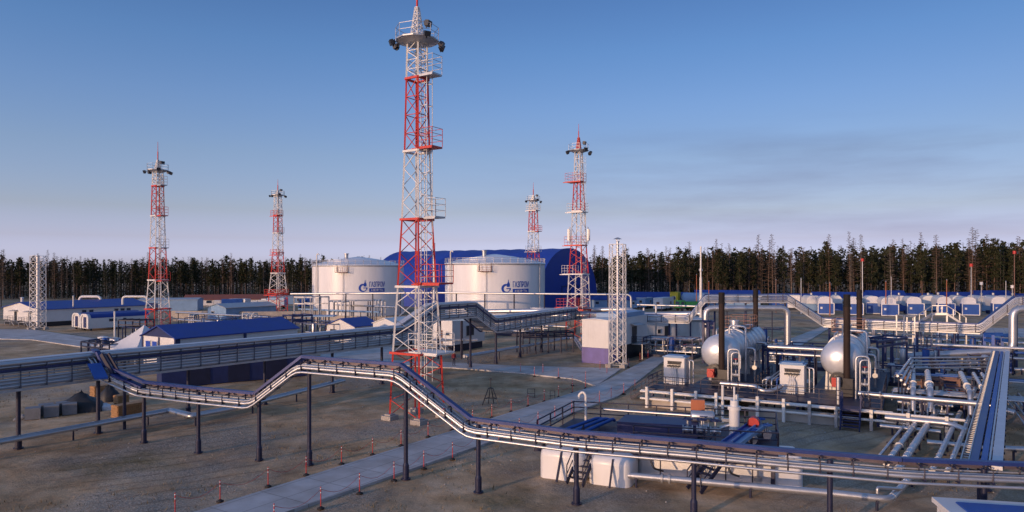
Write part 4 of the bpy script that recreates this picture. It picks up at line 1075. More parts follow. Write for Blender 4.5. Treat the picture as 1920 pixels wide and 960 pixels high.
# ---- cross rack carrying on to the right, with the expansion portal
cr=[V((9.8,112.0,4.2)),V((17.4,103.5,4.3)),V((25.6,100.2,4.4)),W(1322,566,99.5),W(1476,566,97.5),W(1545,611,96),V((57.6,85.5,4.25)),W(1903,572,84.2),W(2100,574,80)]
runs=[]
for k in range(5): runs.append((-.7+.35*k,.14,.10,'silver','pipe','round'))
for k in range(4): runs.append((.85,.30+.20*k,.07,'silver','pipe','round'))
runs+=[(-.3,1.05,.35,'traytop','cable_tray','tray'),(.9,-.04,.12,'galv','side_beam','beam'),(-.9,-.04,.12,'galv','side_beam','beam'),(.4,.95,.1,'silver','pipe','round')]
def br3(mb,c,rr):
    mb.beam(c-rr*.95,c+rr*.95,.12,.12); mb.beam(c+rr*.92,c+rr*.92+UP*1.05,.08); mb.beam(c-rr*.92,c-rr*.92+UP*1.05,.08); mb.beam(c-rr*.92+UP*.95,c+rr*.92+UP*.95,.08)
ps=[]
for px in (1255,1318,1340,1398,1472,1555,1600,1660,1720,1790,1845,1906):
    k=(px-CX)/F; 
    for a,b_ in zip(cr,cr[1:]):
        if a.x/a.y<=k<=b_.x/b_.y:
            d=b_-a; t=(k*a.y-a.x)/(d.x-k*d.y); c=a+d*t; ps.append((c.x,c.y,c.z-.04,.14,False,M['navy'])); break
pipe_rack('pipe_rack','cross rack of silver pipes rising over a portal behind the silver vessels',cr,runs,ps,2.0,br3)
# ---- single pipes
def supports(root,pts,step,r=.07,m='navyd',sad=.3,first=.8):
    L_=plen(pts); s=first
    while s<L_:
        c,d=along(pts,s)
        if c.z>.25:
            rr=V((d.y,-d.x,0)).normalized(); mb=MB(); mb.cyl((c.x,c.y,-.2),(c.x,c.y,c.z-.1),r,n=8); mb.beam(c-rr*sad-UP*.12,c+rr*sad-UP*.12,.12,.1); mb.build('support',M[m],root)
        s+=step
def pipe(name,label,pts,r,m='silver',step=None,flanges=(),elbow=None,sr=.07,cat='pipe',sad=.3,extra=()):
    pts=[V(p) for p in pts]; root=thing(name,label,cat,(pts[0].x,pts[0].y,0))
    mb=MB(); mb.tube(soften(pts,elbow or max(.3,r*2.4),4) if len(pts)>2 else pts,r,12); rings(mb,pts,r,1.2); mb.build('pipe_run',M[m],root)
    for lat,dz,r2 in extra:
        mb=MB(); mb.tube(soften(offset_path(pts,lat,dz),max(.3,r*2),3),r2,8); mb.build('pipe_run',M[m],root)
    if step: supports(root,pts,step,sr,sad=sad)
    for s in flanges:
        c,d=along(pts,s); mb=MB(); mb.cyl(c-d*.06,c+d*.06,r*1.45,n=12); mb.build('flange',M['galv'],root)
    return root
pipe('process_pipe','thick silver pipe looping up over the portal beside the left black stacks',
     [W(1090,634,101),W(1323,637,97.5),W(1323,578,97.5),W(1477,578,95.5),W(1477,660,95.5)],.42,step=6,elbow=1.0)
pipe('process_pipe','thick silver pipe looping up at the right edge of the yard',
     [W(1700,668,82.5),W(1899,658,80),W(1899,579,80),W(2060,580,78)],.42,step=6,elbow=1.0)
pipe('process_pipe','twin low pipes lying near the ground across the lower left corner',
     [G(-60,838,.8),G(303,771,.8),G(318,768,.8),G(362,778,.8),G(432,765,.8),G(640,713,.9)],.17,step=5.5,extra=((.38,0,.17),),sad=.5)
pipe('process_pipe','low silver pipe along the front of the buried white tanks, elbowing back under the trestle',
     [G(1166,890,.55),G(1560,925,.55),G(1668,937,.55),G(1694,910,.55),G(1712,888,.55)],.19,step=6,flanges=(2.2,2.6),elbow=.4)
pipe('process_pipe','small looped pipe standing above the elbow of the low silver pipe',[W(1645,925,34.7),W(1645,914,34.7),W(1690,917,35.6),W(1693,905,36.2)],.08,elbow=.15)
pipe('process_pipe','low silver pipe rising to the white block with the violet plinth',
     [G(870,668,1.1),G(1000,646,1.1),G(1066,633,1.2),G(1080,634,1.2),G(1096,658,.6)],.2,step=7,extra=((.4,0,.12),))
ty=[W(545,551,150),W(830,549,141),W(1183,552.5,128),W(1184,590,128)]
pipe('gas_pipe','thin high pipe on slender posts running in front of both white tanks',ty,.2,step=6.2,sr=.13,sad=.3,elbow=.8)
pipe('process_pipe','pale double pipe along the tank bund right of the white tanks',[W(905,584,132),W(1178,580,121),W(1205,590,117),W(1330,588,112)],.42,step=7,extra=((1.0,-.9,.34),))
pipe('process_pipe','low cross pipe running from the manifold to the right-hand trestle',[G(1738,829,.7),G(1836,838,.7),G(1990,846,.7)],.17,step=4)
# goal-post shaped pipes far left
def goal(label,x0,x1,pt,pb,y,r):
    pipe('pipe_loop',label,[W(x0,pb,y),W(x0,pt,y),W(x1,pt,y),W(x1,pb,y)],r,m='twhite',elbow=1.0,cat='pipe loop')
goal('white goal-shaped pipe loop behind the long white building at far left',149,189,556,580,165,.3)
goal('white pipe loop beside the left mast, second beyond the long white building',230,276,556,571,158,.25)
# ---- the near-right trestle running away
rp0=V((20.6,30.6,0)); rp1=V((51.8,73.6,0))
tr=[V((rp0.x,rp0.y,3.0)),V((rp1.x,rp1.y,3.0))]
runs=[(-.55,.35,.15,'galv','cable_ladder','rungs'),(-.2,.32,.16,'traytop','cable_tray','tray'),(.16,.30,.12,'bluep','cable_tray','tray'),(.36,.30,.06,'silver','pipe','round'),(.66,.36,.20,'lightgrey','cover_plate','tray'),(-.4,0,.07,'silver','pipe','round'),(.2,-.05,.07,'silver','pipe','round')]
def br4(mb,c,rr): mb.beam(c-rr*.75,c+rr*.9,.1,.12)
ps=[]
for s in (1.5,9,17,25,33,41,50):
    c,d=along(tr,s); ps.append((c.x,c.y,c.z-.02,.13))
pipe_rack('pipe_trestle','straight trestle with cable ladder and white cover plate running away along the right side',tr,runs,ps,1.5,br4)
# ================================================================ PROCESS PLANT ON THE RIGHT
O_=V((12.05,61.4,0)); As,Rs=dirv(30)
def S(t,a,z=0): return O_+Rs*t+As*a+UP*z
TS=-radians(30)
rv=random.Random(3)
def valve(root,p,s=.3,wheel='navy',ax=None,m='galv'):
    p=V(p); ax=(ax or Rs); mb=MB(); mb.lathe(p-ax*s*.9,[(.01,0),(s*.75,.0),(s*.75,s*.2),(s*.45,s*.25),(s*.6,s*.9),(s*.45,s*1.55),(s*.75,s*1.6),(s*.75,s*1.8),(.01,s*1.8)],10,ax,False)
    mb.cyl(p,p+UP*s*1.7,s*.22,n=6); v=mb.build('valve',M[m],root)
    mb=MB(); c=p+UP*s*1.8; n=10; r=s*.85
    pts=[c+V((r*cos(2*pi*i/n),r*sin(2*pi*i/n),0)) for i in range(n+1)]; mb.tube(pts,s*.1,5,False)
    for i in range(3): mb.beam(c,c+V((r*cos(2.1*i),r*sin(2.1*i),0)),s*.12)
    mb.build('handwheel',M[wheel],v)
# ---- deck
root=thing('process_skid','navy steel deck with railings and blue stairs carrying both silver heater vessels','process skid',S(9,4))
mb=MB()
def deckbox(t0,t1,a0,a1,z0=1.12,z1=1.4): mb.hexa([S(t0,a0,z0),S(t1,a0,z0),S(t1,a1,z0),S(t0,a1,z0),S(t0,a0,z1),S(t1,a0,z1),S(t1,a1,z1),S(t0,a1,z1)])
deckbox(-.4,18.3,.8,5.0); mb.build('deck',M['navyd'],root)
mb=MB(); deckbox(2.6,8.2,5.01,22.5); mb.build('deck',M['navyd'],root)
mb=MB(); deckbox(12.6,18.3,5.01,22.5); mb.build('deck',M['navyd'],root)
for t in (0,3,6.2,9.2,12.2,15.2,18):
    for a in (1.2,4.6):
        mb=MB(); mb.beam(S(t,a,-.2),S(t,a,1.12),.22); mb.build('leg',M['navy'],root)
mb=MB(); railing(mb,[S(-.3,4.9,1.4),S(-.3,.9,1.4),S(15.4,.9,1.4)],1.1,.038,2,False,1.5); mb.build('railing',M['navyd'],root)
mb=MB(); railing(mb,[S(17.0,.9,1.4),S(18.2,.9,1.4),S(18.2,14,1.4)],1.1,.038,2,False,1.5); mb.build('railing',M['navyd'],root)
mb=MB(); railing(mb,[S(8.1,5.2,1.4),S(8.1,14,1.4)],1.1,.038,2,False,1.5); mb.build('railing',M['navyd'],root)
def stair(root,top,d,w_,n,m='navy',side=None):
    side=side or V((-d.y,d.x,0)); mb=MB(); run=.30*n
    for s_ in (-1,1):
        mb.beam(top+side*s_*w_/2,top+d*run-UP*top.z+side*s_*w_/2,.08,.22)
        mb.beam(top+side*s_*w_/2+UP*1.0,top+d*run-UP*top.z+side*s_*w_/2+UP*1.0,.05)
        mb.beam(top+side*s_*w_/2+UP*.5,top+d*run-UP*top.z+side*s_*w_/2+UP*.5,.04)
        for k in (0,.5,1): q=top+d*run*k-UP*top.z*k+side*s_*w_/2; mb.beam(q,q+UP*1.0,.05)
    for k in range(1,n):
        q=top+d*.30*k-UP*top.z*k/n; mb.beam(q-side*w_/2,q+side*w_/2,.26,.05)
    return mb.build('stairs',M[m],root)
stair(root,S(16.2,.78,1.4),-As,1.3,8)
mb=MB(); railing(mb,[S(15.5,.85,1.4),S(15.5,-1.0,1.4)],1.1,.04,1,False,1.2); railing(mb,[S(16.9,.85,1.4),S(16.9,-1.0,1.4)],1.1,.04,1,False,1.2); deckbox(15.5,16.9,-.6,.79,1.25,1.4); mb.build('stair_landing',M['navy'],root)
stair(root,S(-.42,3.0,1.4),-Rs,1.1,7,'navyd')
for t0,t1,lab in ((-.2,6.4,'left'),(8.6,15.6,'right')):
    mb=MB(); mb.box(S((t0+t1)/2,.15,.3),(t1-t0,.5,.95),TS); o=mb.build('concrete_beam',M['bund']); o['category']='concrete beam'; o['label']='long concrete beam on the ground under the %s'%('left half of the pale pipe rail' if lab=='left' else 'pale pipe rail beside the blue stairs')
# ---- pale pipe rail along the front
root=thing('pipe_bank','row of pale pipes on posts along the front of the navy deck','pipe rail',S(9,-.4))
for k,(z_,r) in enumerate(((1.28,.10),(.66,.10),(1.32,.07))):
    a_=-.35 if k<2 else -.02
    mb=MB(); mb.tube([S(-.6,a_,z_),S(23.5 if k<2 else 19,a_,z_)],r,8); mb.build('pipe',M['twhite'],root)
for t in (.1,2.35,4.4,6.1,7.8,9.4,11.4,13.3,15.2,17.6,20,22.4):
    mb=MB(); mb.beam(S(t,-.62,-.2),S(t,-.62,1.75 if t<14 else 1.5),.22,.22); mb.build('post',M['twhite'] if t<12 else M['galv'],root)
# ---- heater vessels
def heater(label,t0,a0=6.0,L=16.0):
    root=thing('heater_vessel',label,'heater vessel',S(t0,a0+L/2),'silver heater vessels'); zc=4.35; r=1.58
    c=S(t0,a0,zc); mb=MB()
    pr=[(.01,-.62),(.5,-.58),(.95,-.46),(1.3,-.24),(1.5,.08),(r,.5)]
    for k in range(8): x=.5+(L-1.0)*(k+1)/8; pr+=[(r,x-.06),(r+.025,x-.05),(r+.025,x+.02),(r,x+.03)]
    pr+=[(r,L-.5),(1.5,L-.08),(1.3,L+.24),(.95,L+.46),(.01,L+.62)]
    mb.lathe(c,pr,36,As); sh=mb.build('vessel_shell',M['vessel'],root)
    mb=MB(); mb.lathe(c+As*6.6,[(r+.02,-.15),(r+.14,-.12),(r+.14,.12),(r+.02,.15)],36,As,False); mb.build('girth_flange',M['galv'],sh)
    for a in (2.2,8,13.5):
        mb=MB(); mb.hexa([c+As*(a-.2)+Rs*s1*1.35-UP*(zc-1.4) for s1 in (-1,1)]+[c+As*(a+.2)+Rs*s1*1.35-UP*(zc-1.4) for s1 in (1,-1)]+[c+As*(a-.2)+Rs*s1*1.25-UP*.75 for s1 in (-1,1)]+[c+As*(a+.2)+Rs*s1*1.25-UP*.75 for s1 in (1,-1)]); mb.build('saddle',M['galv'],root)
    # stacks
    b0=S(t0+.62,a0-.95,1.4); b1=S(t0+.62,a0+14.9,5.6)
    for b,zt in ((b0,9.95),(b1,9.95)):
        mb=MB(); mb.cyl(b,(b.x,b.y,zt-.9),.27,n=14); o=mb.build('stack',M['rust'],root)
        mb=MB(); mb.cyl((b.x,b.y,zt-.9),(b.x,b.y,zt),.275,n=14); mb.cyl((b.x,b.y,zt-1.02),(b.x,b.y,zt-.9),.31,n=14); mb.build('stack_tip',M['rusttop'],o)
    # burner throat and red burner
    q=S(t0-.1,a0-.75,2.75); mb=MB(); mb.cyl(q+As*.5,q-As*.25,.62,n=18); mb.cyl(q-As*.25,q-As*.9,.36,n=14); mb.box(S(t0+.55,a0-.95,2.2),(1.5,.7,1.5),TS); bn=mb.build('burner',M['dark'],root)
    mb=MB(); mb.box(S(t0-.15,a0-1.55,2.65),(.62,.7,.75),TS); mb.cyl(S(t0-.15,a0-1.9,2.65),S(t0-.15,a0-2.1,2.65),.3,n=12); mb.build('burner_motor',M['valve'],bn)
    # front piping: riser with swan neck
    for k,(dt,zt) in enumerate(((1.35,4.9),(1.65,4.6))):
        mb=MB(); mb.tube(soften([S(t0+dt,a0-1.6,1.4),S(t0+dt,a0-1.6,zt),S(t0+dt+.95-.2*k,a0-1.5,zt),S(t0+dt+.95-.2*k,a0-1.5,2.2+k)],.35,4),.10-.025*k,8); mb.build('riser_pipe',M['silver'],root)
    mb=MB(); mb.cyl(S(t0+2.3,a0-1.4,1.4),S(t0+2.3,a0-1.4,4.2),.09,n=8); mb.build('riser_pipe',M['silver'],root)
    valve(root,S(t0+2.0,a0-1.5,2.6),.28); valve(root,S(t0+2.0,a0-1.5,3.6),.24,'valve')
    # manway dome and top platform
    q=S(t0,a0+7.2,zc+r-.05); mb=MB(); mb.cyl(q,q+UP*.85,.42,n=16); mb.cyl(q+UP*.85,q+UP*1.0,.5,n=16); mb.build('manway',M['silver'],root)
    mb=MB(); pz=zc+r+.15; P=[S(t0-1.4,a0+8.4,pz),S(t0+1.3,a0+8.4,pz),S(t0+1.3,a0+12,pz),S(t0-1.4,a0+12,pz)]; mb.hexa([x-UP*.1 for x in P]+P); pl=mb.build('top_platform',M['brownframe'],root)
    mb=MB(); railing(mb,P,1.1,.03,2,True,1.3); mb.build('railing',M['brownframe'],pl)
    mb=MB(); mb.tube(soften([S(t0+1.9,a0+3.2,1.4),S(t0+1.9,a0+3.2,6.6),S(t0+.3,a0+3.6,6.6),S(t0+.3,a0+3.6,5.7)],.3,3),.1,8); mb.build('relief_pipe',M['silver'],root)
    mb=MB(); mb.tube(soften([S(t0-.6,a0+2.2,5.6),S(t0-.6,a0+2.2,6.3),S(t0-.6,a0+5.4,6.3),S(t0-.6,a0+5.4,5.6)],.25,3),.07,8); mb.build('relief_pipe',M['galv'],root)
    for a in (4.5,10.5):
        mb=MB(); mb.tube(soften([S(t0+1.5,a0+a,4.4),S(t0+2.5,a0+a,4.4),S(t0+2.5,a0+a,1.5)],.3,3),.12,8); mb.build('outlet_pipe',M['silver'],root); valve(root,S(t0+2.5,a0+a,2.6),.3,'navy',As)
heater('left silver horizontal heater vessel with sunlit round end and two black stacks',4.6)
heater('right silver horizontal heater vessel with sunlit round end and two black stacks',14.9)
# ---- white control cabinets
def cabinet(label,t,a):
    root=thing('control_cabinet',label,'control cabinet',S(t+.95,a+.7,1.4),'white control cabinets')
    mb=MB(); mb.box(S(t+.95,a+.75,2.6),(1.95,1.5,2.4),TS); mb.build('cabinet_body',M['white'],root)
    mb=MB(); mb.box(S(t+.95,a+.75,3.86),(2.15,1.7,.1),TS); mb.box(S(t+.95,a+.75,3.95),(1.7,1.3,.1),TS); mb.build('cabinet_roof',M['lightblue'],root)
    panel(root,'cabinet_door',M['white'],S(t+1.92,a+.75,1.5),As,Rs,1.1,2.1,.04,.01)
    mb=MB(); 
    for k in range(8): mb.box(S(t+.45+.15*k,a-.12,3.30),(.11,.18,.16),TS); mb.box(S(t+.42+.15*k,a-.16,3.05+.03*(k%2)),(.12,.2,.14),TS)
    mb.beam(S(t+.35,a-.06,3.45),S(t+1.65,a-.06,3.45),.08,.12); mb.build('gauge_row',M['lampblack'],root)
    for k in range(4):
        q=S(t+.72+.17*k,a-.45,0); mb=MB(); mb.tube(soften([q+UP*.9,q+UP*2.35,S(t+.8+.1*k,a-.12,2.75),S(t+.6+.25*k,a-.12,3.0)],.15,2),.06,6); mb.build('impulse_pipe',M['twhite'],root)
    for k in range(2):
        mb=MB(); mb.tube(soften([S(t+2.3+.35*k,a+.4,1.45),S(t+2.3+.35*k,a+.4,3.6),S(t+2.0,a+.6,3.6)],.2,3),.07,8); mb.build('side_pipe',M['silver'],root)
cabinet('white control cabinet with gauges at the left end of the navy deck',.1,4.25)
cabinet('white control cabinet with gauges standing between the two heater vessels',10.35,4.45)
# ---- pipes on the deck
pipe('deck_pipe','silver pipe snaking along the navy deck between the two control cabinets',[S(5.6,3.0,2.0),S(6.3,3.0,2.0),S(8.6,2.8,2.0),S(9.2,2.5,1.7),S(10.0,2.8,1.7),S(10.6,3.4,2.1)],.2,elbow=.5,step=2.0)
pipe('deck_pipe','silver pipe running off the right end of the navy deck beside the blue stairs',[S(16.6,1.6,2.3),S(18.5,1.5,2.3),S(25,1.2,2.3),S(26.5,.9,1.9)],.2,step=3.5,flanges=(.7,1.5))
pipe('vent_pipe','short upright silver vent on the deck edge next to the blue stairs',[S(15.2,1.1,1.4),S(15.2,1.1,3.5)],.15)
pipe('vent_pipe','thin white vent post with ball head rising before the pale pipe rail',[G(1355,790,0)+V((0,0,-.1)),W(1355,722,F*H/(790-YH))],.11,m='twhite')
# ---- the pipe corridor right of the deck
def along_A(label,tlist,a0,a1,z,r,mm='silver',step=4.5):
    for t in tlist: pipe('process_pipe',label%ORD[tlist.index(t)],[S(t+.55,a0,z),S(t,a1,z)],r,mm,step=step)
A0=G(1667,862,.75); A1=G(1733,772,.75); d_=(A1-A0).normalized(); n_=V((d_.y,-d_.x,0))
pipe('process_pipe','thick silver pipe coming forward from the manifold, leftmost of the four near pipes',[A0-d_*1.0,A1+d_*1.0],.18,step=4,flanges=(5,11))
pipe('process_pipe','thick silver pipe beside the leftmost of the four near pipes',[A0-d_*2.2+n_*.75,A1+d_*.6+n_*.75],.22,step=4.4)
pipe('process_pipe','third of the four near pipes coming forward from the manifold',[A0-d_*1.2+n_*2.3,A1+d_*1.5+n_*2.3],.17,step=4.2)
pipe('process_pipe','rightmost of the four near pipes, with a raised loop at its far end',[A0-d_*1+n_*3.0,A1+d_*2+n_*3.0,A1+d_*2.2+n_*3.0+UP*1.2,A1+d_*7+n_*3.0+UP*1.2],.15,step=4.2)
pipe('process_pipe','thin pipe left of the four near pipes, ending in the grass',[A0+d_*1.5-n_*.8-UP*.3,A0+d_*14-n_*.7-UP*.2],.1,step=4)
pipe('process_pipe','horizontal silver pipe feeding the near pipes from the pale rail',[S(18.5,-.6,1.0),S(22.6,-.6,1.0),S(23.6,-1.4,.75)],.22,step=3)
pipe('process_pipe','second horizontal silver pipe below the navy deck corner',[S(18.2,-1.3,.5),S(22.0,-1.4,.5)],.16,step=3)
# upper diagonal pipes crossing the corridor
for i,(dx,zz,r) in enumerate(((0,2.6,.2),(1.1,2.6,.24),(3.6,2.7,.2),(4.5,2.75,.14),(5.1,2.75,.14))):
    q0=W(1712+0,727,F*(H-zz)/(727-YH))+V((dx,-dx*.35,0)); q0=V((q0.x,q0.y,zz)); q1=q0+As*11
    pipe('process_pipe','raised silver pipe crossing over the brown frames, %s from the left'%ORD[i],[V((q0.x,q0.y,zz-1.6))-As*1.5,q0-As*1.0,q1,q1+As*.4-UP*1.4],r,step=5,elbow=.5,flanges=(5,))
# bundle of four small pipes climbing to the right trestle
b0=[W(1683,705,56),W(1708,671,66),W(1862,670,70)]
for k in range(4):
    o=V((.0,.0,-.32*k)); 
    pipe('process_pipe','small sunlit pipe of the stacked bundle climbing to the right trestle, %s from the top'%ORD[k],[b0[0]+o+Rs*.25*k,b0[1]+o+Rs*.1*k,b0[2]+o],.09,step=7,sr=.06)
# thin lines filling the corridor
def bundle(label,lines,m=('silver','galv')):
    root=thing('pipe_bundle',label,'pipe bundle',lines[0][0]); root.location.z=0
    for i,(a_,b_,r) in enumerate(lines):
        mb=MB(); u=(b_-a_).normalized(); mb.tube(soften([a_-UP*min(.8,a_.z-.1),a_,b_,b_-UP*min(.8,b_.z-.1)],.25,3),r,7); mb.build('pipe',M[m[i%len(m)]],root)
    for f in (.12,.5,.88):
        qs=[a_.lerp(b_,f) for a_,b_,_ in lines]; mb=MB(); lo=min(q.z for q in qs); c=sum(qs,V((0,0,0)))/len(qs)
        mb.beam(V((c.x,c.y,-.2)),V((c.x,c.y,lo-.05)),.12); mb.beam(V((qs[0].x,qs[0].y,lo-.1)),V((qs[-1].x,qs[-1].y,lo-.1)),.1); mb.build('stand',M['navy'],root)
rk=random.Random(8)
bundle('bundle of thin pipes running away between the deck and the brown frames',[(S(19.6+.42*k,2+rk.uniform(0,1.5),1.1+.05*k),S(19.6+.42*k,17+rk.uniform(0,2),1.1+.05*k),.07+.02*(k%2)) for k in range(6)])
bundle('bundle of thin pipes running away beside the ladder trestle',[(S(27.0+.4*k,-2+rk.uniform(0,1.5),1.3),S(27.0+.4*k,13+rk.uniform(0,2),1.3),.06+.03*(k%2)) for k in range(5)])
bundle('thin cross pipes at half depth of the corridor',[(S(18.8,6.5+.5*k,1.9),S(29.0,6.5+.5*k,1.9),.07+.02*(k%2)) for k in range(5)])
bundle('thin cross pipes at the far end of the corridor',[(S(18.8,14.5+.5*k,2.3),S(31.0,14.5+.5*k,2.3),.08) for k in range(4)],('silver','bluep'))
bundle('thin pipes passing between the two heater vessels',[(S(9.0+.45*k,5.6,2.1+.1*k),S(9.0+.45*k,18,2.1+.1*k),.08) for k in range(4)],('galv','silver','bluep'))
bundle('low pale cross pipes behind the right control cabinet',[(S(8.4,7.2+.5*k,2.0),S(12.4,7.2+.5*k,2.0),.08) for k in range(4)])
# brown frames
def frame(label,p0,p1,z0,z1,n,m='brownframe',depth=1.2,name='pipe_stand',bw=.14):
    root=thing(name,label,'pipe stand',(p0.x,p0.y,0)); d=(p1-p0); nn=V((-d.y,d.x,0)).normalized()
    for k in range(n+1):
        for s_ in (0,depth):
            q=p0+d*(k/n)+nn*s_; q=V((q.x,q.y,0)); mb=MB(); mb.beam(q-UP*.2,q+UP*z1,bw); mb.build('post',M[m],root)
    for s_ in (0,depth):
        for zz in (z1-bw/2,lerp(z0,z1,.5)):
            a=V((p0.x,p0.y,zz))+nn*s_; b=V((p1.x,p1.y,zz))+nn*s_; mb=MB(); mb.beam(a,b,bw,bw*1.2); mb.build('rail',M[m],root)
    for k in range(n+1):
        q=p0+d*(k/n); mb=MB(); mb.beam(V((q.x,q.y,z1+.01)),V((q.x,q.y,z1+.01))+nn*depth,bw*.9); mb.build('crossbeam',M[m],root)
    return root
zf=2.4
def gz(px,py,z): v=G(px,py,z); return V((v.x,v.y,0))
frame('brown pipe frame with two rails carrying raised silver pipes',gz(1697,706,zf),gz(1799,712,zf),1.2,zf,3)
frame('lower brown frame in front of raised silver pipes',gz(1745,737,1.9),gz(1850,738,1.9),1.0,1.9,3,depth=.9)
frame('navy goal-post pipe frame between the two heater vessels',gz(1440,651,4.2),gz(1530,652,4.2),3.2,4.2,3,'navy',2.0,bw=.2)
frame('navy pipe frame behind the right heater vessel',gz(1645,640,4.6),gz(1700,632,4.6),3.4,4.6,2,'navy',2.5,bw=.2)
frame('tall blue frame tower carrying the cross rack at right',gz(1846,626,4.4),gz(1862,628,4.4),3,4.4,1,'bluep',2.2,bw=.3)
frame('navy pipe frame left of the left heater vessel',gz(1328,604,5.4),gz(1338,604,5.4),4,5.4,1,'navy',2.2,bw=.3)
for i,(px,py,z_,ln) in enumerate(((1440,650,4.35,7.5),(1442,662,3.7,7.5),(1750,646,3.0,10.5),(1755,654,2.4,10.5),(1752,664,1.8,10))):
    q=G(px,py,z_); pipe('process_pipe','level silver pipe %s'%(('on top of the navy goal-post frame','below the top of the navy goal-post frame','topmost of three behind the corridor, left of the right-hand loop','middle of three behind the corridor, left of the right-hand loop','lowest of three behind the corridor, left of the right-hand loop')[i]),[q,q+Rs*ln],.16 if i%2 else .2,'silver' if i!=3 else 'bluep',step=3.5)
# manifolds: clusters of valves, risers and small vessels on navy bases
def manifold(label,p,L,Wd,n,hh,seed,vessels=1,ax=None,ay=None):
    rnd=random.Random(seed); ax=ax or Rs; ay=ay or As; root=thing('valve_manifold',label,'valve manifold',p)
    q=lambda u,v,z: V((p.x,p.y,0))+ax*u+ay*v+UP*z
    mb=MB(); P=[q(0,0,0),q(L,0,0),q(L,Wd,0),q(0,Wd,0)]; mb.hexa([x-UP*.1 for x in P]+[x+UP*.35 for x in P]); mb.build('base_frame',M['navyd'],root)
    for u in (.1,L/2,L-.1):
        for v in (.1,Wd-.1): mb=MB(); mb.beam(q(u,v,.3),q(u,v,hh),.12); mb.build('post',M['navy'],root)
    mb=MB()
    for v in (.1,Wd-.1): mb.beam(q(.1,v,hh),q(L-.1,v,hh),.12)
    mb.beam(q(.1,.1,hh),q(.1,Wd-.1,hh),.12); mb.beam(q(L-.1,.1,hh),q(L-.1,Wd-.1,hh),.12); mb.build('top_frame',M['navy'],root)
    for v,z_ in ((Wd*.25,.8),(Wd*.7,1.35)):
        mb=MB(); mb.tube([q(-.3,v,z_),q(L+.3,v,z_)],.13,8); mb.build('header',M['silver'],root)
    for k in range(n):
        u=(k+.5)*L/n+rnd.uniform(-.1,.1); v=Wd*rnd.choice((.25,.7)); zt=rnd.uniform(1.4,hh-.2); mb=MB(); vv=min(Wd,v+rnd.uniform(.5,1.2))
        mb.tube(soften([q(u,v,.8),q(u,v,zt),q(u,vv,zt),q(u,vv,.4)],.2,3),rnd.choice((.07,.09,.11)),8); mb.build('riser',M[rnd.choice(('silver','silver','galv','bluep'))],root)
        valve(root,q(u,v,rnd.uniform(.9,1.3)),rnd.uniform(.2,.3),rnd.choice(('navy','navy','valve','bluep')),UP if rnd.random()<.0 else ax)
    for k in range(vessels):
        u=L*(k+.6)/(vessels+.2); mb=MB(); c=q(u,Wd*.5,.5); mb.lathe(c,[(.01,-.05),(.3,0),(.38,.12),(.38,hh*.75),(.3,hh*.75+.15),(.01,hh*.75+.22)],14); mb.build('separator_pot',M[rnd.choice(('silver','bluep'))],root)
    return root
gp_=lambda px,py: G(px,py,0)
manifold('dark blue valve manifold right behind the right heater vessel',gp_(1668,700),5,4,6,3.0,1,2)
manifold('dark valve manifold nearest the corridor of raised pipes',gp_(1760,693),5,3,6,2.4,2,1)
manifold('valve manifold far back between the right heater and the cross rack',gp_(1690,672),6,3.5,6,3.0,3,2)
manifold('valve manifold beside the tall blue frame tower',gp_(1785,668),5,3,5,2.6,4,1)
manifold('low valve group at the corner where four near pipes begin',gp_(1690,790),3.2,1.6,4,1.6,5,0)
manifold('valve group under the brown frames',gp_(1770,768),3,2,4,1.9,6,0)
manifold('dark manifold between the two heater vessels, behind the goal-post frame',gp_(1475,690),5,4,6,2.8,7,1)
manifold('manifold half hidden under the left portal pipe',gp_(1385,655),7,3,6,3.2,8,1)
manifold('valve manifold at the right end of the corridor, next to the ladder trestle',gp_(1815,705),3.4,3,5,2.2,9,1)
for i,(px,py,L_,W_,n_,h_,lab) in enumerate(((1555,668,5,3,5,2.6,'valve manifold left of the right heater, behind the goal-post frame'),(1600,640,6,3,5,2.4,'far valve manifold behind the right heater stack'),(1430,690,3.5,2.5,4,2.2,'valve manifold right of the left heater vessel body'),(1725,655,5,3,5,2.8,'dark valve manifold left of three level pipes behind the corridor'),(1740,715,3,2,4,1.8,'small valve manifold between raised pipes and the brown frame'),(1840,660,4,2.5,4,1.8,'small valve manifold behind the ladder trestle far end'),(1640,720,3,2,4,2.0,'small valve manifold behind the blue stairs'))):
    manifold(lab,gp_(px,py),L_,W_,n_,h_,40+i,1)
# blue gas separator and small distant frames behind the right plant
frame('galvanised ladder frame with tall rungs behind the cross rack',gz(1695,592,6.5),gz(1715,592,6.5),2,6.5,1,'galv',1.6,bw=.14)
root=thing('stair_bridge','galvanised stair bridge with sloping flights crossing pipes behind the cross rack','stair bridge',W(1765,600,92)*1)
root.location.z=0
mb=MB()
pa,pb,pc,pd=W(1712,612,92),W(1748,589,92),W(1776,589,91),W(1812,612,90)
for o in (V((0,0,0)),V((.5,.9,0))):
    for x,y_ in ((pa,pb),(pb,pc),(pc,pd)): mb.beam(x+o,y_+o,.14,.26); mb.beam(x+o+UP*1.1,y_+o+UP*1.1,.06)
    for x,y_ in ((pa,pb),(pb,pc),(pc,pd)):
        for k in range(4): q=x.lerp(y_,k/3)+o; mb.beam(q,q+UP*1.1,.06)
mb.build('flights',M['galv'],root)
mb=MB()
for x in (pa,pb,pc,pd):
    for o in (V((0,0,0)),V((.5,.9,0))): q=x+o; mb.beam(V((q.x,q.y,-.2)),q,.14)
mb.build('trestle_legs',M['galv'],root)

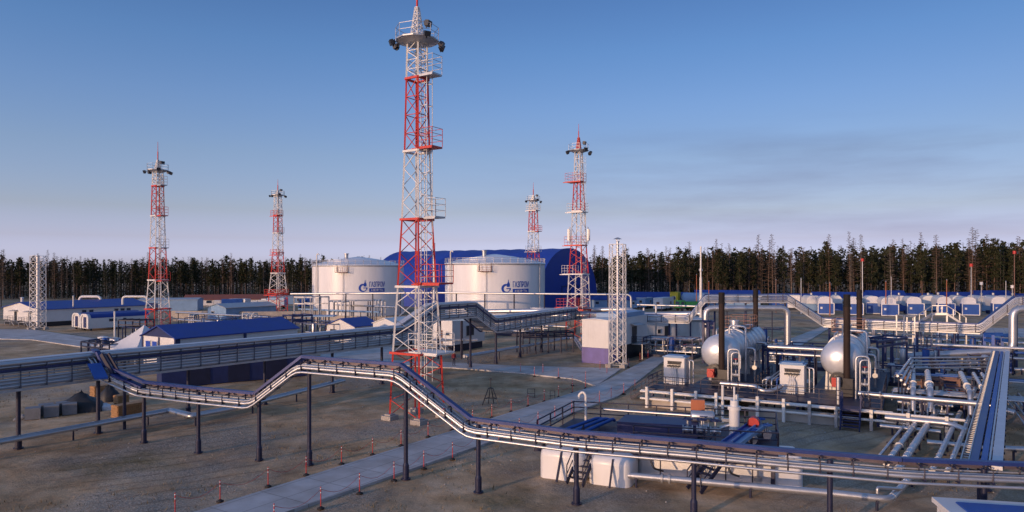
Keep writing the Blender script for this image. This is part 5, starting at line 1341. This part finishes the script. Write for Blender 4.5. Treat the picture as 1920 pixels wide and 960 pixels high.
# ================================================================ PUMP SKID WITH WHITE BURIED TANKS
def rprism(root,name,m,c0,c1,depth,h,rr=.45,bulge=.35):
    """long tank with rounded top edges and slightly domed ends"""
    d=(c1-c0); L=d.length; d.normalize(); nn=V((-d.y,d.x,0)); n=8
    pr=[(0,-.2)]+[(rr*(1-cos(radians(90*i/n))),h-rr+rr*sin(radians(90*i/n))) for i in range(n+1)]+[(depth-rr*(1-cos(radians(90*i/n))),h-rr+rr*sin(radians(90*i/n))) for i in range(n,-1,-1)]+[(depth,-.2)]
    k=len(pr); st=[(-bulge,.55),(-bulge*.8,.8),(-bulge*.3,.95),(0,1)]; secs=[(s_,f) for s_,f in st]+[(L-s_,f) for s_,f in reversed(st)]
    mb=MB(); vs=[]
    for s_,f in secs:
        for u,z in pr: vs.append(c0+d*s_+nn*(depth/2+(u-depth/2)*f)+UP*(h/2+(z-h/2)*f if z>0 else z))
    fs=[(j*k+i,(j+1)*k+i,(j+1)*k+i+1,j*k+i+1) for j in range(len(secs)-1) for i in range(k-1)]
    mb.add(vs,fs,True); mb.add(vs[:k],[tuple(range(k))]); mb.add(vs[-k:],[tuple(range(k-1,-1,-1))])
    return mb.build(name,m,root)
t1a,t1b=G(1019,893),G(1082,901)
root=thing('drain_tank','short white drain tank with rounded end under the left corner of the pump deck','drain tank',t1a)
rprism(root,'tank_shell',M['tank'],V((t1a.x,t1a.y,0)),V((t1b.x,t1b.y,0)),2.6,1.62)
for f in (.5,):
    q=t1a.lerp(t1b,f); mb=MB(); mb.beam(q+V((-.25,-.7,.0)),q+V((.1,.1,1.5)),.1,.14); mb.build('strap',M['navyd'],root)
t3a,t3b=G(1112,905),G(1170,912)
root=thing('drain_tank','shortest white drain tank with rounded end, behind the stair foot of the pump deck','drain tank',t3a)
rprism(root,'tank_shell',M['tank'],V((t3a.x,t3a.y,0)),V((t3b.x,t3b.y,0)),2.6,1.5)
for f in (.6,):
    q=t3a.lerp(t3b,f); mb=MB(); mb.beam(q+V((-.2,-.6,.0)),q+V((.1,.1,1.4)),.09,.12); mb.build('strap',M['navyd'],root)
t2a,t2b=G(1205,892),G(1496,914)
root=thing('drain_tank','long white drain tank behind the low silver pipe, right of the shorter tank','drain tank',t2a)
rprism(root,'tank_shell',M['tank'],V((t2a.x,t2a.y+.05,0)),V((t2b.x,t2b.y+.05,0)),2.6,1.75,.6)
for f in (.12,.55,.72):
    q=t2a.lerp(t2b,f)+V((0,.03,0)); mb=MB(); mb.beam(q-UP*.1,q+UP*1.6,.05,.05); mb.build('band',M['navyd'],root)
q=t2a.lerp(t2b,.74); mb=MB(); mb.cyl(q+V((0,-.3,.3)),q+V((0,-.3,.5)),.22,n=10); mb.cyl(q+V((0,-.3,.5)),q+V((0,-.3,1.3)),.04,n=6); mb.build('level_gauge',M['galv'],root)
# deck
root=thing('pump_skid','navy railed pump deck above the white drain tanks','pump skid',(8,42,0))
dk=[V(q) for q in ((1.5,41.3,0),(14.6,38.0,0),(16.6,43.6,0),(4.2,47.2,0))]; zd=1.9
mb=MB(); mb.hexa([q+UP*(zd-.22) for q in dk]+[q+UP*zd for q in dk]); mb.build('deck',M['navyd'],root)
e1=(dk[1]-dk[0]).normalized(); e2=(dk[3]-dk[0]).normalized()
D=lambda u,v,z=0: dk[0].lerp(dk[1],u).lerp(dk[3].lerp(dk[2],u),v)+UP*(zd+z)
for u in (.02,.35,.68,.98):
    for v in (.04,.96):
        mb=MB(); q=D(u,v); mb.beam(V((q.x,q.y,-.2)),q-UP*.2,.2); mb.build('leg',M['navyd'],root)
mb=MB(); mb.beam(D(-.01,-.02,-.5),D(1.0,-.02,-.5),.2,.3); mb.build('front_beam',M['navyd'],root)
for u in (.5,.8):
    mb=MB(); mb.tube(soften([D(u,-.05,-.1),D(u,-.16,-.3),D(u+.02,-.2,-.9),D(u+.05,-.1,-1.2)],.2,3),.06,6); mb.build('drain_hose',M['lampblack'],root)
mb=MB(); railing(mb,[D(0,.0),D(0,1),D(1,1),D(1,0)],1.15,.045,2,False,1.9); mb.build('railing',M['navyd'],root)
mb=MB(); railing(mb,[D(.42,0),D(1,0)],1.15,.045,2,False,1.9); mb.build('railing',M['navyd'],root)
mb=MB(); P=[D(.30,.42),D(.66,.42),D(.66,.78),D(.30,.78)]; mb.hexa(P+[q+UP*.75 for q in P]); mb.build('machine_bed',M['navy'],root)
stair(root,D(.24,0),V((-.55,-.85,0)).normalized(),1.0,7,'navyd')
stair(root,D(.78,0,-.1),V((-.8,-.45,0)).normalized(),1.0,7,'navyd')
mb=MB(); mb.tube(soften([D(.08,.9),D(.08,.9,1.75),D(.065,.9,1.95),D(.045,.9,1.75),D(.045,.9,1.5)],.12,3),.085,8); mb.build('swan_neck_vent',M['twhite'],root)
mb=MB(); mb.tube([D(.16,.98,.75),D(.62,.90,.75),D(.74,.8,.75)],.1,8); mb.build('suction_pipe',M['silver'],root)
mb=MB(); c=D(.62,.62,1.1); mb.lathe(c,[(.01,-.02),(.3,.02),(.34,.1),(.34,1.3),(.3,1.4),(.01,1.45)],16,e1); mb.build('pump_motor',M['silver'],root)
for u,v in ((.62,.4),(.68,.42),(.74,.4),(.68,.6)): valve(root,D(u,v,.55),.34,'navy',e1,'silver'); 
mb=MB(); c=D(.82,.42); mb.cyl(c,c+UP*1.85,.3,n=16); mb.cyl(c+UP*1.85,c+UP*2.05,.38,n=16); mb.cyl(c+UP*2.05,c+UP*2.4,.24,n=12); mb.cyl(c+UP*2.4,c+UP*3.2,.06,n=8); mb.build('filter_column',M['white'],root)
mb=MB(); mb.beam(c+UP*1.2,c+UP*1.2-e1*.7,.18,.18); mb.cyl(c-e1*.05+UP*1.0,c-e1*.8+UP*.7,.12,n=10); mb.build('filter_branch',M['silver'],root)
mb=MB(); c=D(.90,.62,.9); mb.cyl(c-e2*.3,c+e2*.3,.34,n=16); mb.cyl(c,c-UP*.8,.12,n=8); mb.build('red_actuator',M['valve'],root)
mb=MB(); c=D(.64,.85); mb.box(c+UP*.6,(.85,.5,1.2),-.25); pc_=mb.build('panel_box',M['navyd'],root)
mb=MB(); mb.box(c+UP*1.55,(.85,.5,.65),-.25); mb.build('panel_door',M['orange'],pc_)
for k in range(3):
    mb=MB(); mb.tube(soften([D(.06+.05*k,.35,.12),D(.16+.04*k,.75,.45),D(.2+.02*k,.8,.3)],.3,3),.11,8); mb.build('suction_pipe',M['bluep'],root)
for u,v,z_ in ((.93,.75,.4),(.96,.55,.3),(.9,.3,.3)): valve(root,D(u,v,z_),.32,'bluep',e2,'silver')
# sloping cable channels linking deck and trestle
for k in range(2):
    lab=('sloping blue cable channel from trestle up to pump deck, left of a pair','sloping pale blue cable channel from trestle up to pump deck, right of a pair')[k]
    root=thing('cable_channel',lab,'cable channel',G(1395+18*k,830,2.0)); a_=G(1362+18*k,834,2.9); b_=G(1412+20*k,797,2.5); mb=MB(); mb.beam(a_,b_,.5,.05)
    sd_=(b_-a_).cross(UP).normalized()*.25
    mb.beam(a_+sd_+UP*.08,b_+sd_+UP*.08,.05,.2); mb.beam(a_-sd_+UP*.08,b_-sd_+UP*.08,.05,.2); mb.build('channel_tray',M['bluep'] if k==0 else M['lightblue'],root)
    for f in (.5,.98):
        q=a_.lerp(b_,f); mb=MB(); mb.cyl((q.x,q.y,-.2),(q.x,q.y,q.z-.05),.09,n=8); mb.build('post',M['navyd'],root)
# ================================================================ FAR CAMP, SECOND ROW
for i,(px,py) in enumerate([(1524,584),(1567,583),(1690,584),(1742,584),(1764,583),(1798,584),(1846,584),(1865,584),(1905,585)]):
    c=G(px,py); aM,rM=dirv(24 if i%2 else 12)
    root=thing('tank_module','white round-topped module behind the first row of blue cabins, %s from the left'%ORD[i],'module',(c.x,c.y,0),'white round-topped modules behind the blue cabins')
    mb=MB(); L=8; arch_body(mb,c,rM,aM,3.3,L,2.21,4.5); mb.build('round_body',M['white'],root)
    mb=MB(); p=lambda u,v,z: V((c.x,c.y,0))+rM*u+aM*v+UP*z
    mb.hexa([p(-1.9,.3,.1),p(1.9,.3,.1),p(1.9,L-.6,.1),p(-1.9,L-.6,.1),p(-1.7,.3,2.2),p(1.7,.3,2.2),p(1.7,L-.6,2.2),p(-1.7,L-.6,2.2)]); mb.build('blue_base',M['bluep'] if i%3 else M['lightblue'],root)
    mb=MB(); mb.cyl(p(0,2,4.7),p(0,2,5.3),.35,n=10); mb.build('hatch',M['galv'],root)
b0=G(1314,640); y=b0.y; b0=V(((1314-CX)/F*112,112,0))
root=thing('flagless_pole','tall thin white pole rising beside the portal pipe','pole',b0); root.name='vent_pole'
mb=MB(); mb.cyl(b0-UP*.2,V((b0.x,b0.y,zat(520,112))),.22,n=8); mb.cyl((b0.x,b0.y,zat(520,112)),(b0.x,b0.y,zat(462,112)),.14,n=8); mb.build('shaft',M['twhite'],root)
mb=MB(); mb.cyl((b0.x,b0.y,zat(508,112)),(b0.x,b0.y,zat(504,112)),.32,n=8); mb.build('collar',M['galv'],root)
for lab,px,pt,pb,y in (('short white vent post in front of the blue pitched roof, right of the flue mast',1230,572,592,104),('shorter white vent post left of its taller twin near the flue mast',1207,578,592,104),('white lamp post among the pipes left of the left mast',215,584,646,0),('white standpipe left of the tallest mast, among canopy pipes',648,565,605,0),('tall white vent stack just right of the tallest mast',814,457,640,0)):
    if y==0: g=G(px,pb); y=g.y
    x=(px-CX)/F*y; root=thing('vent_post',lab,'vent post',(x,y,0)); r=.14 if px!=814 else .17
    mb=MB(); mb.cyl((x,y,-.2),(x,y,zat(pt,y)),r,n=8); mb.build('shaft',M['twhite'],root)
    mb=MB(); mb.cyl((x,y,zat(pt,y)),(x,y,zat(pt,y)+.12),r*1.6,r*.5,8); mb.build('cap',M['galv'],root)

# ================================================================ TANK-FARM BUNDS AND CLUTTER BETWEEN THE RACKS
def bund(label,pts,h,th=.35):
    mb=MB()
    for a,b in zip(pts,pts[1:]):
        a=V((a.x,a.y,0)); b=V((b.x,b.y,0)); mb.beam(a+UP*(h/2-.1),b+UP*(h/2-.1),th,h+.2)
    o=mb.build('bund_wall',M['bund']); tag(o,label,'bund wall'); return o
bund('long pale concrete bund wall in front of the left mast group',[G(322,600),G(470,602),G(612,600)],2.2)
bund('pale concrete bund wall in front of the left white tank',[G(590,606),G(700,610),G(812,612)],1.9)
bund('pale sunlit concrete bund wall in front of the right white tank',[G(850,613),G(1012,611),G(1190,603)],2.3)
def canopy(label,px0,px1,pt,pb,dep,roofm,n=3):
    g0,g1=G(px0,pb),G(px1,pb); zt=zat(pt,(g0.y+g1.y)/2); root=thing('pipe_canopy',label,'canopy',(g0+g1)/2); d=(g1-g0); nn=V((-d.y,d.x,0)).normalized()*dep
    mb=MB(); q=[g0,g1,g1+nn,g0+nn]; mb.hexa([x+UP*(zt-.25) for x in q]+[x+UP*zt for x in q]); mb.build('canopy_roof',M[roofm],root)
    for k in range(n):
        for s_ in (.08,.92):
            x=g0+d*((k+.3)/n)+nn*s_; mb=MB(); mb.beam(x-UP*.2,x+UP*(zt-.25),.16); mb.build('post',M['navyd'],root)
    for k in range(2): 
        mb=MB(); mb.tube([g0+nn*(.3+.4*k)+UP*(zt*.45),g1+nn*(.3+.4*k)+UP*(zt*.45)],.15,6); mb.build('pipe',M['silver'],root)
canopy('flat grey canopy over pipes in front of the left white tank',617,712,563,603,3,'galv')
canopy('low blue-grey canopy on posts behind the gabled pump house',560,625,592,622,3,'lightblue')
canopy('flat blue-grey roof on navy posts at the road crossing of the long rack',808,895,598,672,2.2,'lightblue',2)
def pipe_cluster(label,px0,px1,pt,pb,n,m='twhite'):
    g0,g1=G(px0,pb),G(px1,pb); root=thing('pipe_cluster',label,'pipe cluster',(g0+g1)/2)
    for k in range(n):
        p=g0.lerp(g1,k/(n-1)); zt=zat(pt,p.y)-.15*(k%2); mb=MB(); mb.tube(soften([p-UP*.1,p+UP*zt,p+UP*zt+As*1.2,p+As*1.2+UP*.3],.4,3),.16,7); mb.build('pipe',M[m],root)
    mb=MB(); mb.tube([g0+UP*.5-Rs*.8,g1+UP*.5+Rs*.8],.2,8); mb.build('header',M['silver'],root)
pipe_cluster('row of white upright pipes before the left white tank',617,648,565,607,5)
pipe_cluster('row of white upright pipes at the right end of the grey canopy',698,716,562,603,4)
pipe_cluster('pair of pale upright pipes near the foot of the right white tank',897,912,588,612,2)
pipe_cluster('grey upright pipes beyond the roof of the pump house',355,363,590,612,3,'galv')
frame('navy pipe frame in front of the pump house far end',gz(548,592,4.4),gz(585,590,4.4),2.6,4.4,2,'navy',3,bw=.2)
frame('grey frame with crossing pipes below the slim far mast',gz(552,556,6.5),gz(598,557,6.5),3.6,6.5,3,'galv',3,bw=.2)
frame('navy pipe frame left of the canopy tent, with small tanks',gz(152,640,2.6),gz(205,646,2.6),1.4,2.6,4,'navyd',2.4,bw=.14)
frame('navy pipe frame beside the left mast foot',gz(222,600,3.6),gz(262,601,3.6),2.0,3.6,3,'navyd',3,bw=.16)
frame('pale pipe frame beyond the pump house roof',gz(455,588,3.6),gz(475,588,3.6),2.0,3.6,2,'twhite',2,bw=.18)
frame('navy pipe frame left of the white block, under the long rack',gz(980,625,2.9),gz(1075,622,2.9),1.6,2.9,4,'navyd',2.5,bw=.16)
g_=lambda px,py: G(px,py,0)
manifold('dark valve manifold between the pump house and the grey canopy',g_(552,640),9,4,7,3.2,21,2)
manifold('valve manifold right of the pump house, before the blue-roofed gate cabin',g_(600,636),8,3.5,6,2.8,22,1)
manifold('valve manifold behind the white tent',g_(228,640),7,3,6,2.4,23,1)
manifold('low manifold with small white pots left of the tent',g_(165,660),6,3,5,1.8,24,2)
manifold('valve manifold beyond the pump house roof, left part',g_(345,626),10,4,6,3.0,25,2)
manifold('valve manifold beyond the pump house roof, right part',g_(440,622),10,4,6,3.0,26,1)
manifold('dark manifold before the right white tank under the long rack',g_(930,628),9,4,6,3.0,27,1)
manifold('dark skid with valves right of the white block stairs',g_(1205,668),7,4,7,2.6,28,1)
manifold('small blue skid behind the left control cabinet',g_(1245,668),4,2.5,4,1.6,29,0)
for i,(px,py,ln,zz,m_) in enumerate(((330,608,30,2.6,'silver'),(335,614,28,1.6,'silver'),(205,606,14,1.9,'silver'),(560,604,24,3.0,'lightblue'),(630,600,18,3.6,'silver'),(565,612,22,1.4,'silver'),(995,606,20,3.4,'silver'),(930,618,16,1.2,'silver'),(1195,612,14,4.6,'silver'),(1580,640,26,1.0,'silver'),(1900,700,6,.5,'silver'))):
    q=G(px,py,0); q.z=zz; wh=('beyond the pump house roof, upper of two','beyond the pump house roof, lower of two','beside the left mast foot','under the grey canopy','behind the grey canopy','before the left white tank','above the bund of the right white tank','under the long rack before the right tank','above the long white cabin','behind the right heater vessel','at the right edge of the yard')[i]
    pipe('process_pipe','long level %s pipe on low posts, %s'%('blue' if m_=='lightblue' else 'silver',wh),[q,q+Rs*ln],.2,m_,step=4.5,sr=.08)
for i,(px,py,lab) in enumerate(((193,648,'left'),(201,650,'middle'),(216,651,'right'))):
    g=G(px,py); root=thing('storage_drum','small white drum left of the tent, %s of three'%lab,'drum',g,'white drums left of the tent')
    mb=MB(); mb.lathe(g,[(.01,0),(.7,.0),(.74,.1),(.74,1.3),(.7,1.4),(.2,1.5),(.01,1.5)],16); mb.build('shell',M['white'],root)
    mb=MB(); mb.lathe(g+UP*.7,[(.745,-.05),(.78,-.03),(.78,.03),(.745,.05)],16); mb.build('hoop',M['galv'],root)
# far trucks and trailers left of the tanks
def lorry(label,px,py,ang,cabm,bodym):
    c=G(px,py); aM,rM=dirv(ang); root=thing('lorry',label,'lorry',(c.x,c.y,0),'lorries parked beyond the left bund')
    p=lambda u,v,z: V((c.x,c.y,0))+rM*u+aM*v+UP*z
    mb=MB(); mb.hexa([p(-1.2,0,.9),p(1.2,0,.9),p(1.2,1.9,.9),p(-1.2,1.9,.9),p(-1.15,.25,3.0),p(1.15,.25,3.0),p(1.15,1.9,3.0),p(-1.15,1.9,3.0)]); cab=mb.build('cab',M[cabm],root)
    panel(cab,'windscreen',M['glass'],p(0,.12,1.9),rM,-aM,1.9,.9,.04,.02)
    mb=MB(); mb.hexa([p(-1.25,2.2,1.0),p(1.25,2.2,1.0),p(1.25,8,1.0),p(-1.25,8,1.0),p(-1.25,2.2,3.3),p(1.25,2.2,3.3),p(1.25,8,3.3),p(-1.25,8,3.3)]); mb.build('cargo_body',M[bodym],root)
    for v in (.9,5.2,6.6):
        for u in (-1.1,1.1):
            mb=MB(); mb.cyl(p(u-.15,v,.5),p(u+.15,v,.5),.5,n=12); mb.build('wheel',M['black'],root)
for a_ in (('white lorry with blue body parked leftmost beyond the left bund',400,582,70,'white','bluep'),('blue lorry with white body parked second beyond the left bund',425,580,110,'bluep','white'),('white box lorry parked beyond the bund near the slim far mast',470,584,80,'white','white'),('grey lorry with light blue body left of the slim far mast',492,578,100,'white','lightblue'),('blue lorry parked right of the slim far mast',560,580,60,'bluep','bluep')): lorry(*a_)

# ================================================================ STORED GOODS ON THE LEFT
def crate(label,px,py,w_,d_,h_,z0=0,m='wood',ang=33):
    g=G(px,py,z0); aM,rM=dirv(ang); root=thing('wooden_crate',label,'crate',g,'wooden crates under the rack'); th=-radians(ang)
    c=g+rM*w_/2+aM*d_/2
    mb=MB(); mb.box(c+UP*(h_/2),(w_-.06,d_-.06,h_-.02),th); mb.build('crate_body',M[m],root)
    for (o,n_,L) in ((-aM*d_/2,-aM,w_),(rM*w_/2,rM,d_)):
        t=V((-n_.y,n_.x,0)); mb=MB(); k=int(L/.16)
        for i in range(k): q=c+o+t*((i+.5)/k-.5)*L+n_*.012; mb.beam(q+UP*.02,q+UP*(h_-.02),L/k*.82,.03,n_)
        for zz in (.12,h_-.12,h_/2): mb.beam(c+o+n_*.045-t*L/2+UP*zz,c+o+n_*.045+t*L/2+UP*zz,.03,.1)
        mb.build('slats',M[m],root)
    for s_ in (-1,1):
        mb=MB(); mb.beam(c+rM*s_*w_*.35-aM*d_/2+UP*.0,c+rM*s_*w_*.35+aM*d_/2+UP*.0,.1,.12); mb.build('skid_runner',M['woodd'],root)
crate('large orange-lit slatted wooden crate beside the low twin pipes',209,783,1.0,2.3,1.05)
crate('small wooden crate standing behind the large slatted crate',213,756,.9,.9,.75,.0)
crate('wooden crate left of the dark container, behind a navy post',169,743,.9,1.6,1.0)
crate('upright wooden crate right of the black tarpaulin heap',180,742,.9,1.2,.9,0,'wood',40)
for i,(dx,dy) in enumerate(((0,0),(1.15,.35),(2.3,.7),(.5,1.2),(1.65,1.5))):
    g=G(62,783); aM,rM=dirv(60); c=g+aM*dx+V((-.3,1,0))*dy
    lab=('front left block of the grey block stack','front middle block of the grey block stack','front right block of the grey block stack','rear left block of the grey block stack','rear right block of the grey block stack')[i]
    mb=MB(); mb.box(c+UP*.38,(1.0,1.05,.9),-radians(60)+.03*i); o=mb.build('concrete_block',M['brick']); tag(o,lab,'concrete block','grey concrete blocks on the ground')
rr_=random.Random(9)
def heap(name,label,cat,px,py,rx,ry,h,m,seed,n=18):
    g=G(px,py); mb=MB(); vs=[];rows=7
    for j in range(rows):
        t=j/(rows-1)
        for i in range(n):
            a=2*pi*i/n; k=1+.3*mnoise.noise((cos(a)*1.7+seed,sin(a)*1.7,t*2)); r=(1-t**1.6)*k+.02
            vs.append((g.x+rx*r*cos(a),g.y+ry*r*sin(a),h*t**.8*(1+.25*mnoise.noise((cos(a)*3,sin(a)*3,t*4+seed)))-.08))
    fs=[(j*n+i,j*n+(i+1)%n,(j+1)*n+(i+1)%n,(j+1)*n+i) for j in range(rows-1) for i in range(n)]+[tuple((rows-1)*n+i for i in range(n))]
    mb.add(vs,fs,True); o=mb.build(name,M[m]); tag(o,label,cat); return o
heap('tarpaulin_heap','heap under black tarpaulin left of the wooden crates','covered heap',152,768,1.9,1.2,1.55,'tarp',1)
heap('tarpaulin_heap','dark covered heap between the upright crate and the small crate','covered heap',205,750,.9,.8,1.5,'tarp',4)
heap('plastic_bag','pale plastic bag lying right of the black tarpaulin heap','bag',197,766,.85,.6,.55,'tent',6)
for i,(px,py,s_) in enumerate(((118,770,.5),(128,766,.35),(42,782,.35),(30,786,.25))):
    heap('rubble_stone','%s rubble stone lying near the grey block stack'%('largest right-hand','smaller right-hand','larger left-hand','smallest left-hand')[i],'stone',px,py,s_,s_*.8,s_*.9,'brick',20+i,10)
# loose stones
sb=MB(); rs_=random.Random(4)
for i in range(900):
    y=rs_.uniform(30,64); x=rs_.uniform(-.8,.8)*y
    if mnoise.noise((x*.12,y*.12,5))<.02 : continue
    s_=rs_.uniform(.025,.085); c=V((x,y,gh(x,y)+s_*.3)); vs=[c+V((rs_.uniform(.6,1)*s_*a,rs_.uniform(.6,1)*s_*b,rs_.uniform(.5,.8)*s_*d)) for a,b,d in ((1,0,0),(-1,0,0),(0,1,0),(0,-1,0),(0,0,1),(0,0,-1))]
    sb.add(vs,[(0,2,4),(2,1,4),(1,3,4),(3,0,4),(2,0,5),(1,2,5),(3,1,5),(0,3,5)])
struct(tag(sb.build('gravel_stones',M['concrete']),'loose pale stones scattered over the sandy yard','gravel'),'stuff')
# dry grass tufts
gb=MB()
for i in range(5200):
    y=rs_.uniform(28,95); x=rs_.uniform(-.85,.85)*y
    if mnoise.noise((x*.10,y*.10,11))<.08: continue
    k=(x-pl0.x)-(y-pl0.y)*dl.x/dl.y
    if -1<k<6: continue
    for j in range(4):
        h=rs_.uniform(.08,.26); c=V((x+rs_.gauss(0,.12),y+rs_.gauss(0,.12),gh(x,y)-.01)); a=rs_.uniform(0,6.28); e=c+V((cos(a)*h*.5,sin(a)*h*.5,h)); w_=V((-sin(a),cos(a),0))*.022
        gb.add([c-w_,c+w_,e],[(0,1,2)])
M['drygrass']=mat('dry_grass',(.13,.10,.05),.9,0,.3,.6,col2=(.24,.19,.10))
struct(tag(gb.build('dry_grass',M['drygrass']),'sparse dry grass tufts over the yard','grass'),'stuff')

# ================================================================ BARRIER POSTS, TRIPOD, SMALL FRAMES, WORKER
def barrier_proto():
    root=thing('barrier_post','','barrier post',(0,0,0),'red and white barrier posts')
    mb=MB(); mb.lathe((0,0,0),[(.01,.0),(.19,.0),(.19,.05),(.10,.09),(.05,.14),(.01,.14)],12); mb.build('rubber_base',M['black'],root)
    mb=MB(); mb.cyl((0,0,.1),(0,0,1.12),.025,n=8); p=mb.build('pole',M['valve'],root)
    for z_ in (.8,1.0): mb=MB(); mb.cyl((0,0,z_),(0,0,z_+.06),.028,n=8); mb.build('reflective_band',M['white'],p)
    return root
bproto=None
def place_barrier(p,label):
    global bproto
    if bproto is None: bproto=barrier_proto(); o=bproto
    else: o=dup(bproto)
    o.location=V((p.x,p.y,p.z)); o['label']=label; return o
lA,lB=G(323,966),G(1098,728); rA,rB=G(514,985),G(1189,730)
rb=random.Random(2); rowL=[];rowR=[]
for row,a,b,n,side,z_ in ((rowL,lA,lB,17,'left',-.06),(rowR,rA,rB,17,'right',-.06)):
    for i in range(n):
        p=a.lerp(b,i/(n-1))+V((rb.uniform(-.08,.08),rb.uniform(-.15,.15),z_)); row.append(p)
        place_barrier(p,'%s red and white barrier post counted from the foreground, %s edge of the main path'%(ORD[i],side))
for i,(px,py) in enumerate(((976,697),(1002,705),(1018,699),(1047,708),(1073,722),(1098,714),(1125,693),(1138,700))):
    p=G(px,py); p.z=-.06; place_barrier(p,'%s barrier post from the left along the side path to the white block'%ORD[i])
for i,(px,py) in enumerate(((1178,688),(1200,676),(1215,672),(1232,664))):
    p=G(px,py); p.z=-.06; place_barrier(p,'%s barrier post along the far path beside the flue mast, counted from the left'%ORD[i])
for row,side in ((rowL,'left'),(rowR,'right')):
    mb=MB(); pts=[]
    for a,b in zip(row,row[1:]):
        for k in range(6): t=k/6; pts.append(a.lerp(b,t)+UP*(1.0-.45*sin(pi*t)))
    pts.append(row[-1]+UP*1.0); mb.tube(pts,.011,4); tag(mb.build('barrier_tape',M['lightblue'] if side=='x' else M['valve']),'thin sagging red tape strung between barrier posts on the %s edge of the main path'%side,'barrier tape')
# tripod stand
g=G(920,758); root=thing('tripod_stand','dark tripod stand with a lamp head in the open yard right of the tallest mast','tripod stand',g)
for sx_,sy_ in ((-1,-.4),(1,-.4),(-.3,.8),(.35,.8)):
    mb=MB(); mb.beam(g+V((sx_*.75,sy_*.8,-.05)),g+V((sx_*.2,sy_*.2,1.45)),.06); mb.build('leg',M['lampblack'],root)
mb=MB(); 
for z_,k in ((.55,.55),(1.45,.2)):
    q=[g+V((-k,-.4*k,z_)),g+V((k,-.4*k,z_)),g+V((.35*k,.8*k,z_)),g+V((-.3*k,.8*k,z_))]
    for i in range(4): mb.beam(q[i],q[(i+1)%4],.05)
mb.beam(q[0],q[2],.05); mb.build('brace',M['lampblack'],root)
mb=MB(); mb.cyl(g+UP*1.4,g+UP*2.2,.035,n=6); mb.box(g+UP*2.25,(.16,.12,.16)); mb.build('lamp_head',M['lampblack'],root)
for lab,px,py in (('small dark pipe hoop standing in the yard left of the path barriers',996,744),('small dark hoop close to the left path barriers, smaller of two',1036,748)):
    g=G(px,py); s_=.33 if px<1000 else .22; root=thing('ground_hoop',lab,'hoop',g)
    mb=MB(); mb.tube([g+V((-s_,0,-.1)),g+V((-s_,0,.75)),g+V((s_,0,.75)),g+V((s_,0,-.1))],.035,6); mb.build('hoop_tube',M['lampblack'],root)
    mb=MB(); mb.box(g+V((0,0,.3)),(s_*2-.06,.02,.05)); mb.build('cross_bar',M['lampblack'],root)
# worker standing on the side path
def worker():
    g=G(851,686); root=thing('person','standing person in red and navy work clothes and white helmet on the side path','person',g)
    J={'hip':(0,0,.92),'waist':(0,0,1.08),'chest':(0,0,1.34),'neck':(0,0,1.50),'head':(0,-.01,1.62),'top':(0,0,1.74),
       'hl':(-.10,0,.90),'kl':(-.12,-.02,.50),'al':(-.13,.02,.09),'tl':(-.15,-.16,.04),'hr':(.10,0,.90),'kr':(.12,.0,.50),'ar':(.14,.05,.09),'tr':(.17,-.13,.04),
       'sl':(-.19,0,1.42),'el':(-.27,.03,1.14),'wl':(-.25,-.08,.88),'gl':(-.24,-.11,.78),'sr':(.19,0,1.42),'er':(.27,.03,1.14),'wr':(.25,-.08,.88),'gr':(.24,-.11,.78)}
    E=[('hip','waist'),('waist','chest'),('chest','neck'),('neck','head'),('head','top'),('hip','hl'),('hl','kl'),('kl','al'),('al','tl'),('hip','hr'),('hr','kr'),('kr','ar'),('ar','tr'),('chest','sl'),('sl','el'),('el','wl'),('wl','gl'),('chest','sr'),('sr','er'),('er','wr'),('wr','gr')]
    Rr={'hip':.15,'waist':.145,'chest':.165,'neck':.065,'head':.105,'top':.07,'hl':.105,'hr':.105,'kl':.07,'kr':.07,'al':.055,'ar':.055,'tl':.045,'tr':.045,'sl':.085,'sr':.085,'el':.058,'er':.058,'wl':.045,'wr':.045,'gl':.04,'gr':.04}
    ks=list(J); me=bpy.data.meshes.new('body'); me.from_pydata([J[k] for k in ks],[(ks.index(a),ks.index(b)) for a,b in E],[])
    o=bpy.data.objects.new('body',me); COL.objects.link(o)
    sk=o.modifiers.new('skin','SKIN'); sk.use_smooth_shade=True
    for i,k in enumerate(ks): me.skin_vertices[0].data[i].radius=(Rr[k],Rr[k]*(.75 if k in('hip','waist','chest') else 1))
    me.skin_vertices[0].data[0].use_root=True
    sb_=o.modifiers.new('sub','SUBSURF'); sb_.levels=1; sb_.render_levels=1
    dg=bpy.context.evaluated_depsgraph_get(); m2=bpy.data.meshes.new_from_object(o.evaluated_get(dg)); bpy.data.objects.remove(o)
    for m_ in ('worknavy','workred','skin','black'): m2.materials.append(M[m_])
    for p in m2.polygons:
        z_=p.center.z; p.material_index=3 if z_<.12 else 0 if z_<1.0 else 1 if z_<1.52 else 2
        if abs(p.center.x)>.2 and z_<.86 and z_>.7: p.material_index=2
        p.use_smooth=True
    m2.name='body'; b=bpy.data.objects.new('body',m2); COL.objects.link(b); b.parent=root
    mb=MB(); mb.lathe(g+UP*1.66,[(.16,0),(.165,.015),(.125,.03),(.12,.09),(.08,.15),(.01,.17)],14); mb.build('helmet',M['white'],root)
    root.rotation_euler=(0,0,.5)
worker()
